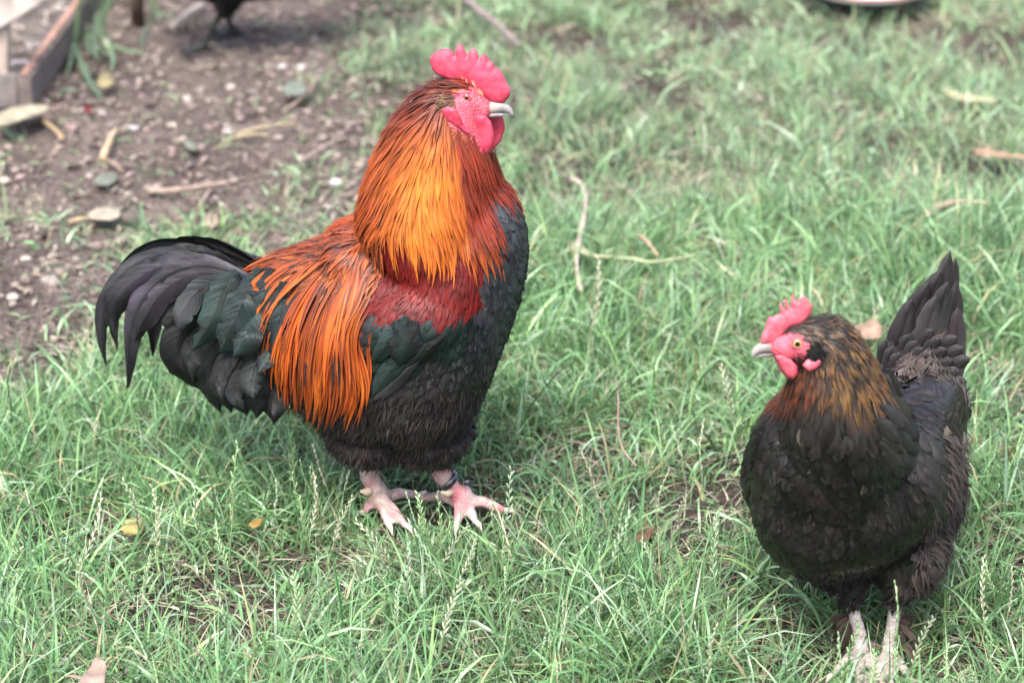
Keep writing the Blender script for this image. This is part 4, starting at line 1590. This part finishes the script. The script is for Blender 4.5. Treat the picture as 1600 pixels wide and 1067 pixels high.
# stones that show singly
STONES = [(79, 437, 13, 'oval brown stone on soil left of the rooster tail', (.30, .24, .21)), (249, 193, 6, 'round pinkish pebble in the middle of the bare soil', (.6, .46, .38)), (268, 201, 7, 'cream pebble beside the pinkish one on the bare soil', (.6, .5, .36)),
          (209, 202, 7, 'pale lilac pebble on the soil left of two others', (.5, .44, .46)), (158, 174, 6, 'small white pebble near the tiny red scrap', (.58, .5, .48)), (139, 190, 5, 'small pink pebble below the tiny red scrap', (.5, .4, .36)),
          (524, 284, 9, 'whitish stone at the edge of the grass behind the rooster neck', (.62, .56, .54)), (5, 278, 8, 'pale orange stone at the left picture edge', (.56, .42, .32)), (262, 720, 8, 'pale stone in the grass below the rooster tail', (.5, .44, .38)),
          (355, 205, 8, 'dull pink pebble beside the straw stems', (.44, .34, .3)), (292, 153, 7, 'tan pebble on the upper bare soil', (.5, .4, .3)), (440, 98, 7, 'light grey pebble near the black hen feet', (.5, .45, .42)),
          (470, 100, 7, 'grey white pebble right of the light grey one', (.52, .47, .45)), (360, 131, 7, 'buff pebble under the black hen feet', (.52, .42, .34)), (395, 140, 9, 'dark flat stone on the upper bare soil', (.2, .16, .15)),
          (205, 345, 17, 'dark flattened clod right of the white shard', (.15, .11, .1)), (20, 465, 9, 'sandy stone at far left beside the bare soil edge', (.45, .36, .3)), (40, 402, 8, 'small buff stone left of the oval brown stone', (.48, .39, .33)), (100, 422, 7, 'little pinkish pebble right of the oval brown stone', (.46, .36, .32))]
for i, (x, y, rpx, lab, c) in enumerate(STONES):
    p = gp(x, y)
    s = rpx * .9e-3 * (p - CAMP).length / 2.9
    a = Acc()
    z0 = gz(p.x, p.y)
    cc = Vector((p.x, p.y, z0 + s * .35))
    g_ = (c[0] + c[1] + c[2]) / 3
    c = tuple((v * .6 + g_ * .4) * .55 for v in c)
    ellipsoid(a, cc, (X_E * s, Vector((0, 1, 0)) * s * .8, Z_E * s * .6), c, 14, 9)
    a.v = [cc + (v - cc) * (1 + .28 * noise.noise((v - cc) * (1.3 / s) + Vector((i * 7, 0, 0)))) for v in a.v]
    tag(a.build('stone', M_STONE, None, cc), lab, 'stone', 'stones on the bare soil')

# the white dish in the grass at the top edge
d0 = gp(1352, -14, .03)
rt = root('dish', d0, 'white round dish with a dark red rim in grass at the top edge', 'dish')
a = Acc()
prof = [(q * 1.12, z * .5) for q, z in [(0, .0), (.07, .0), (.095, .006), (.112, .022), (.118, .04), (.114, .041), (.106, .024), (.09, .011), (0, .009)]]
ns = 40
vs_, fs, cs = [], [], []
for (q, z) in prof:
    for k in range(ns):
        t = 2 * math.pi * k / ns
        vs_.append(d0 + Vector((q * math.cos(t), q * math.sin(t), z)))
        cs.append((.8, .78, .76))
for j in range(len(prof) - 1):
    for k in range(ns):
        fs.append((j * ns + k, j * ns + (k + 1) % ns, (j + 1) * ns + (k + 1) % ns, (j + 1) * ns + k))
a.add(vs_, fs, cs)
bowl = a.build('bowl', M_ENAMEL, rt)
a = Acc()
tube(a, [d0 + Vector((.131 * math.cos(t), .131 * math.sin(t), .0205)) for t in [2 * math.pi * k / 40 for k in range(41)]], [.003] * 41, (.35, .10, .10), 8, cap=False)
a.build('rim', M_ENAMEL, bowl)


# timber bed at the top left corner
def plank(parent, name, p0, p1, w, h, c, bev=.003, up=Z_E):
    """a board from p0 to p1 (bottom centre line), w thick, h tall, with bevelled edges"""
    t = (p1 - p0)
    Ln = t.length
    t.normalize()
    sd = t.cross(up).normalized()
    upv = sd.cross(t)
    bm = bmesh.new()
    bmesh.ops.create_cube(bm, size=1.0)
    for v in bm.verts:
        v.co = Vector((v.co.x * Ln, v.co.y * w, (v.co.z + .5) * h))
    bmesh.ops.bevel(bm, geom=list(bm.edges), offset=bev, segments=2, affect='EDGES')
    a_ = Acc()
    org = (p0 + p1) * .5
    a_.add([org + t * v.co.x + sd * v.co.y + upv * v.co.z for v in bm.verts], [tuple(v.index for v in f.verts) for f in bm.faces], [c] * len(bm.verts))
    bm.free()
    return a_.build(name, M_WOOD, parent, smooth=False)


cn = gp(44, 168)
cn.z = 0
bed = root('timber_bed', cn, 'low brown timber garden bed with mulch at the top left corner', 'garden bed')
e_right = (gp(118, 62) - cn)
e_right.z = 0
e_right.normalize()
e_left = Vector((-1, .10, 0)).normalized()
BR = (.115, .094, .087)
bed_front = plank(bed, 'board', cn - e_right * .012, cn + e_right * .85, .024, .062, BR)
o = plank(bed, 'board', cn + e_left * .013, cn + e_left * .75, .024, .060, (.12, .105, .10))
b1 = cn + e_right * .85
b2 = cn + e_left * .75
o = plank(bed, 'board', b1 + e_left * .013, b1 + e_left * .76, .024, .060, BR)
o = plank(bed, 'board', b2 + e_right * .013, b2 + e_right * .838, .024, .058, BR)
for p, q in ((cn - e_right * .012, cn + e_right * .85),):
    # worn orange arris on the top of the right-hand board
    o = plank(bed_front, 'edge_strip', p + Z_E * .0625, q + Z_E * .0625, .012, .003, (.20, .115, .085), .001)
# mulch filling
a = Acc()
n = 26
vs_, fs = [], []
for j in range(n):
    for i in range(n):
        p = cn + e_right * (.015 + .82 * j / (n - 1)) + e_left * (.015 + .72 * i / (n - 1))
        vs_.append(Vector((p.x, p.y, .042 + .012 * noise.noise(p * 14) + .008 * noise.noise(p * 40))))
for j in range(n - 1):
    for i in range(n - 1):
        q = j * n + i
        fs.append((q, q + 1, q + n + 1, q + n))
a.add(vs_, fs, [lerp((.03, .024, .021), (.11, .092, .08), .5 + .5 * noise.noise(v * 30)) for v in vs_])
a.build('mulch', M_STEM, bed)
a = Acc()
r = random.Random(77)
for i in range(420):
    p = cn + e_right * r.uniform(.03, .8) + e_left * r.uniform(.03, .7)
    p.z = .05
    s = r.uniform(.006, .016)
    d_ = Vector((r.uniform(-1, 1), r.uniform(-1, 1), r.uniform(-.2, .3))).normalized()
    tube(a, [p - d_ * s, p, p + d_ * s], [(s * .3, s * .15)] * 3, jit(r.choice([(.24, .2, .175), (.1, .08, .065), (.3, .27, .255)]), .2, r), 6)
o = a.build('mulch_chips', M_STEM, bed, smooth=False)
o['kind'] = 'stuff'
# pale post and slanting rail standing at the bed's corner
fr = root('wooden_frame', cn + e_left * .05 + e_right * .05, 'pale wooden post with slanting rail on the timber bed, top left corner', 'wooden frame')
fpl = cn + e_left * .05 + e_right * .03


def FP(px, py):
    return on_plane(px, py, fpl, Y_N)


pb = FP(3, 123)
PALEW = (.30, .25, .215)
a_ = plank(fr, 'post', pb, FP(3, -120), .03, .028, PALEW, .002, up=Vector((0, -1, 0)))
r0, r1 = FP(-60, 76), FP(120, -36)
plank(fr, 'rail', r0 + Vector((0, -.03, 0)), r1 + Vector((0, -.03, 0)), .022, .065, (.32, .28, .255), .002)


# strap-leaved plant
pl0 = gp(150, 60)
pl0.z = 0
pt = root('strap_plant', pl0, 'strap leaved green plant with drooping stems beside the timber bed', 'plant')
SL = [([(140, -60), (124, 10), (118, 60), (112, 88), (102, 125)], .0075), ([(120, 70), (126, 98), (140, 128), (164, 160)], .0075), ([(118, 82), (134, 108), (142, 132)], .0065), ([(185, -40), (160, 20), (155, 50), (172, 78), (177, 100), (170, 118)], .0065), ([(200, -30), (172, 5), (160, 35), (160, 62)], .007),
      ([(150, -50), (138, 20), (136, 60), (142, 90)], .008), ([(90, 148), (104, 142), (122, 142)], .006), ([(245, 5), (232, 40), (222, 62), (226, 78)], .005), ([(170, -30), (150, 30), (148, 80), (156, 96)], .007), ([(160, 60), (180, 74), (210, 82), (232, 84)], .005), ([(130, -40), (128, 20), (150, 70), (176, 92)], .006), ([(225, -40), (238, 0), (246, 20), (262, 24)], .006)]
for i, (path, w) in enumerate(SL):
    P = spline(path, 14)
    a = Acc()
    dy = ((i * 37) % 11 - 5) * .018
    pts = []
    for q in P:
        p = on_plane(q[0], q[1], pl0 + Vector((0, dy, 0)), Y_N)
        if p.z < .01:
            p = gp(q[0], q[1], .01)
        pts.append(p)
    c = jit((.075, .125, .062), .25, r)
    blade(a, pts, [Vector((.2, -1, .3)).normalized()] * 14, w * 1.25, c, lerp(c, (.14, .19, .12), .4), None, 'sickle', .2, 3, 0, r)
    a.build('leaf', M_GRASS, pt)
# dark stake behind the plant
sk0 = gp(216, 44)
sk0.z = 0
a = Acc()
tube(a, [sk0 - Z_E * .01, sk0 + Z_E * .1 + X_E * .002, sk0 + Z_E * .25 + X_E * .004], [.013, .012, .0115], [(.07, .04, .035), (.06, .055, .035), (.07, .05, .04)], 10)
o = a.build('garden_stake', M_WOOD, None, sk0)
tag(o, 'short dark stake stuck in the soil right of the strap leaved plant', 'stake')

# leaf litter and clods on the soil: nobody could count them
a = Acc()
r = random.Random(41)
m = 0
dp = np.array(DIRT)
while m < 6500:
    x, y = r.uniform(-1.7, .3), r.uniform(2.7, 6.2)
    px, py = proj(Vector((x, y, 0)))
    if py < -150 or px < -150 or px > 760 or py > 620:
        continue
    d_ = float(sdf(DIRT, np.array([x]), np.array([y]))[0])
    if d_ > .04 + .1 * r.random():
        continue
    m += 1
    z0 = gz(x, y)
    if r.random() < .72:
        s = .0018 + .009 * r.random() ** 4
        c = r.choice([(.16, .13, .12), (.07, .055, .05), (.17, .135, .122), (.12, .095, .086), (.15, .12, .108), (.06, .048, .044)])
        cc = Vector((x, y, z0 + s * .5))
        ellipsoid(a, cc, (Vector((s, s * r.uniform(-.4, .4), 0)), Vector((0, s * r.uniform(.6, 1), 0)), Vector((0, 0, s * r.uniform(.5, .9)))), jit(c, .18, r), 6, 4)
    else:
        s = r.uniform(.004, .016)
        t = r.uniform(0, math.pi)
        d2 = Vector((math.cos(t), math.sin(t), r.uniform(-.15, .25)))
        p = Vector((x, y, z0 + .006))
        c = r.choice([(.17, .14, .11), (.13, .10, .09), (.20, .17, .15), (.09, .07, .06), (.11, .14, .08)])
        w = r.uniform(.0015, .004)
        pts = [p - d2 * s, p + Z_E * .003, p + d2 * s]
        blade(a, pts, [Z_E] * 3, w * 2, jit(c, .25, r), jit(c, .25, r), None, 'round', .2, r=r)
o = a.build('soil_crumbs', M_STONE)
tag(o, 'loose crumbs, chips and litter scattered over the bare soil', 'litter', kind='stuff')

# ------------------------------------------------------------------ grass
THIN = [(gp(940, 800), .075), (gp(835, 585), .09), (gp(690, 775), .09), (gp(1100, 840), .05), (gp(450, 715), .08), (gp(1290, 300), .06), (gp(1480, 165), .07)]


def cover(x, y):
    """how much grass grows at a point, 0..1"""
    d = sdf(DIRT, x, y) + .06 * vnoise(x, y, .16, 21) + .035 * vnoise(x, y, .05, 22)
    c = np.clip((d + .02) / .16, 0, 1)
    c = .025 + .975 * c ** 1.3
    c *= np.clip(.72 + .9 * vnoise(x, y, .10, 23) + .4 * vnoise(x, y, .3, 24), .16, 1)
    for p, s in THIN:
        c *= 1 - .85 * np.exp(-((x - p.x) ** 2 + (y - p.y) ** 2) / (s * s) * 1.5)
    c *= 1 - .97 * np.exp(-((x - DISH.x) ** 2 + (y - DISH.y) ** 2) / .02)
    # green tufts on the bare soil
    for (a, b, s) in ((48, 330, .055), (18, 342, .04), (300, 360, .08), (520, 130, .08), (480, 290, .07), (245, 395, .06), (440, 330, .06)):
        p = gp(a, b)
        c = np.maximum(c, .38 * np.exp(-((x - p.x) ** 2 + (y - p.y) ** 2) / (s * s)))
    return c


DISH = gp(1352, -8)
FEET = [gp(590, 805), gp(725, 812), gp(1348, 1036), gp(1385, 1040)]


def blades(n, seed, lmul, wmul, K, ylo, yhi, kind):
    g = np.random.default_rng(seed)
    # tufts first, then blades round each tuft
    m = int(n / 7)
    ty = np.sqrt(g.random(m * 3) * (yhi ** 2 - ylo ** 2) + ylo ** 2)
    half = ty * .235 + .42
    tx = (g.random(m * 3) * 2 - 1) * half
    keep = g.random(m * 3) < cover(tx, ty)
    tx, ty = tx[keep][:m], ty[keep][:m]
    m = len(tx)
    idx = g.integers(0, m, n)
    ta = g.random(m) * 2 * np.pi
    tl = g.normal(1, .22, m).clip(.5, 1.6)
    tc = g.random(m)
    x = tx[idx] + g.normal(0, .013, n)
    y = ty[idx] + g.normal(0, .013, n)
    z = ground_z(x, y) - .003
    az = g.random(n) * 2 * np.pi
    az = np.where(g.random(n) < .35, ta[idx] + g.normal(0, .5, n), az)
    big = 1 + .35 * vnoise(x, y, .22, 31)
    if kind == 'green':
        L = (.028 + .085 * g.random(n) ** 1.7) * tl[idx] * lmul * big
        th0 = np.abs(g.normal(.45, .42, n))
        bend = g.uniform(.1, 2.2, n)
        W = (.0012 + .0034 * g.random(n) ** 2.0) * wmul
    else:  # dead thatch, lying
        L = g.uniform(.03, .09, n) * lmul
        th0 = g.uniform(.9, 1.5, n)
        bend = g.uniform(-.1, .5, n)
        W = g.uniform(.0010, .0026, n) * wmul
    # the birds tread the grass down round their feet
    for i, f in enumerate(FEET):
        d2 = ((x - f.x) / .085) ** 2 + ((y - f.y + .035) / .10) ** 2
        L *= 1 - (.45 if i < 2 else .12) * np.exp(-d2)
    # sparse ground gives short blades
    cv = cover(x, y)
    L *= .55 + .45 * np.clip(cv * 1.6, 0, 1)
    P = np.zeros((n, K + 1, 3))
    P[:, 0] = np.stack([x, y, z], 1)
    dx, dy = np.cos(az), np.sin(az)
    st = L / K
    for k in range(K):
        th = th0 + bend * ((k + .5) / K) ** 1.3
        P[:, k + 1, 0] = P[:, k, 0] + np.sin(th) * dx * st
        P[:, k + 1, 1] = P[:, k, 1] + np.sin(th) * dy * st
        P[:, k + 1, 2] = np.maximum(P[:, k, 2] + np.cos(th) * st, z + .004 + .006 * g.random(n))
    tw = g.normal(0, .5, n)
    sx, sy = -np.sin(az + tw), np.cos(az + tw)
    V = np.zeros((n, K + 1, 2, 3))
    for k in range(K + 1):
        u = k / K
        w = W * (1 - u ** 2.2 * .93) * (.75 + .25 * min(1, u * 3)) * .5
        o_ = np.stack([sx * w, sy * w, w * np.sin(tw * 2) * .6], 1)
        V[:, k, 0] = P[:, k] - o_
        V[:, k, 1] = P[:, k] + o_
    # colours
    t = (.55 * g.random(n) + .45 * tc[idx])
    if kind == 'green':
        A_, B_, C_ = np.array([.042, .118, .034]), np.array([.108, .215, .095]), np.array([.175, .275, .092])
        c = np.where((t < .5)[:, None], A_ + (B_ - A_) * (t / .5)[:, None], B_ + (C_ - B_) * ((t - .5) / .5)[:, None])
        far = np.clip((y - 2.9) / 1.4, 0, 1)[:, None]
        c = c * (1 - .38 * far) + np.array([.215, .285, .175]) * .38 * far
        pat = vnoise(x, y, .3, 41)[:, None]
        c = c * (1 + .22 * pat)
        c = c * g.uniform(.55, 1.5, n)[:, None]
        mint = g.random(n) < .07
        c[mint] = np.array([.20, .30, .20]) * g.uniform(.8, 1.2, mint.sum())[:, None]
        yel = g.random(n) < .055
        c[yel] = np.array([.30, .27, .15]) * g.uniform(.7, 1.2, yel.sum())[:, None]
    else:
        A_, B_ = np.array([.11, .085, .065]), np.array([.34, .285, .21])
        c = A_ + (B_ - A_) * g.random(n)[:, None]
        gg = g.random(n) < .25
        c[gg] = np.array([.14, .17, .095]) * g.uniform(.7, 1.3, gg.sum())[:, None]
    C = np.ones((n, K + 1, 2, 4))
    for k in range(K + 1):
        u = k / K
        pale = np.array([.20, .21, .13])
        base = c * .85 + pale * .15
        C[:, k, :, :3] = (base * (1 - min(1, u * 2)) + c * min(1, u * 2))[:, None, :]
    q = np.arange(n)[:, None] * (2 * (K + 1)) + np.arange(K)[None, :] * 2
    F = np.stack([q, q + 1, q + 3, q + 2], 2).reshape(-1, 4)
    return V.reshape(-1, 3), F, C.reshape(-1, 4)


def np_mesh(name, sets, mat):
    off = 0
    Vs, Fs, Cs = [], [], []
    for V, F, C in sets:
        Vs.append(V)
        Fs.append(F + off)
        Cs.append(C)
        off += len(V)
    V, F, C = np.concatenate(Vs), np.concatenate(Fs), np.concatenate(Cs)
    me = bpy.data.meshes.new(name)
    me.vertices.add(len(V))
    me.vertices.foreach_set('co', V.astype(np.float32).ravel())
    me.loops.add(len(F) * 4)
    me.loops.foreach_set('vertex_index', F.astype(np.int32).ravel())
    me.polygons.add(len(F))
    me.polygons.foreach_set('loop_start', (np.arange(len(F)) * 4).astype(np.int32))
    me.polygons.foreach_set('use_smooth', np.ones(len(F), bool))
    me.update()
    a = me.color_attributes.new('tint', 'FLOAT_COLOR', 'POINT')
    a.data.foreach_set('color', C.astype(np.float32).ravel())
    me.materials.append(mat)
    o = bpy.data.objects.new(name, me)
    COL.objects.link(o)
    return o


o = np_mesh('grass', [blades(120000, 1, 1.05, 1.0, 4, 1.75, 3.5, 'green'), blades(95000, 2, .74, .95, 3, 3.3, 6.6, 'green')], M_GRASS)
tag(o, 'short uneven green lawn grass around the birds', 'grass', kind='stuff')
o = np_mesh('dry_thatch', [blades(46000, 3, 1.0, 1.0, 3, 1.75, 3.6, 'dead'), blades(50000, 4, .9, 1.1, 3, 3.4, 6.6, 'dead')], M_GRASS)
tag(o, 'dry straw coloured dead grass lying between the green blades', 'thatch', kind='stuff')


# ------------------------------------------------------------------ grass seed stalks that stand above the lawn
def stalk_mesh(seed, H, c):
    r = random.Random(seed)
    a = Acc()
    lean = r.uniform(.05, .28)
    n = 9
    pts = [Vector((lean * H * (k / n) ** 1.6, .02 * H * math.sin(k * .9 + seed), H * k / n)) for k in range(n + 1)]
    tube(a, pts, [.0011 * (1 - .5 * k / n) for k in range(n + 1)], [lerp((.11, .18, .07), c, k / n) for k in range(n + 1)], 5)
    m = r.randint(9, 15)
    for i in range(m):
        t = .48 + .52 * i / (m - 1)
        f = t * n
        k = min(int(f), n - 1)
        p = pts[k].lerp(pts[k + 1], f - k)
        s = 1 if i % 2 else -1
        ax = (pts[k + 1] - pts[k]).normalized()
        sd = Vector((r.uniform(-.3, .3), s, 0)) if seed % 2 else Vector((s, r.uniform(-.3, .3), 0))
        d = (ax * 1.0 + sd * .42).normalized()
        l = .0095 * (1.15 - .4 * (t - .48) / .52) * r.uniform(.8, 1.2)
        q = [p + d * (l * u) for u in (0, .35, .7, 1.0)]
        tube(a, q, [.0005, .0013, .0010, .0003], jit(c, .2, r), 5)
    return a.mesh('grass_seed_stalk', M_GRASS)


SM = [stalk_mesh(i, .105 + .011 * i, [(.30, .39, .24), (.26, .37, .19), (.35, .38, .26), (.29, .38, .25), (.23, .35, .16), (.38, .36, .27)][i]) for i in range(6)]
ZONES = [  # px range, py range of the stalk foot, how many, label
    ((430, 545), (790, 900), 16, 'of the pale seed stalks just left of the rooster feet'),
    ((585, 800), (880, 980), 13, 'of the seed stalks in front of the rooster feet'),
    ((150, 430), (880, 1120), 13, 'of the seed stalks in the lower left lawn'),
    ((0, 150), (860, 1100), 5, 'of the seed stalks by the lower left edge'),
    ((450, 800), (990, 1150), 12, 'of the seed stalks along the bottom edge below the rooster'),
    ((830, 1150), (850, 1130), 20, 'of the foreground seed stalks between rooster and hen'),
    ((1060, 1200), (690, 800), 5, 'of the seed stalks close left of the hen breast'),
    ((1240, 1450), (1085, 1150), 8, 'of the seed stalks in front of the hen feet'),
    ((1450, 1600), (960, 1130), 9, 'of the seed stalks at the lower right corner beyond the hen legs'),
    ((860, 1000), (560, 640), 4, 'of the faint seed stalks right of the rooster breast')]
r = random.Random(90)
ORD = 'leftmost second third fourth fifth sixth seventh eighth ninth tenth eleventh twelfth thirteenth fourteenth fifteenth sixteenth seventeenth eighteenth nineteenth twentieth'.split()
for (xa, xb), (ya, yb), cnt, lab in ZONES:
    spots = sorted((r.uniform(xa, xb), r.uniform(ya, yb)) for _ in range(cnt))
    for i, (sx_, sy_) in enumerate(spots):
        p = gp(sx_, sy_)
        o = bpy.data.objects.new('grass_seed_stalk', SM[r.randrange(6)])
        COL.objects.link(o)
        o.location = (p.x, p.y, gz(p.x, p.y) - .004)
        o.rotation_euler = (r.gauss(0, .12), r.gauss(0, .12), r.uniform(0, 6.28))
        k = r.uniform(.55, 1.1)
        o.scale = (k, k, k)
        which = ORD[i] if i == 0 else (ORD[i] + ' from left' if i < cnt - 1 else 'rightmost')
        tag(o, which + ' ' + lab, 'grass stalk', 'grass seed stalks standing above the lawn')
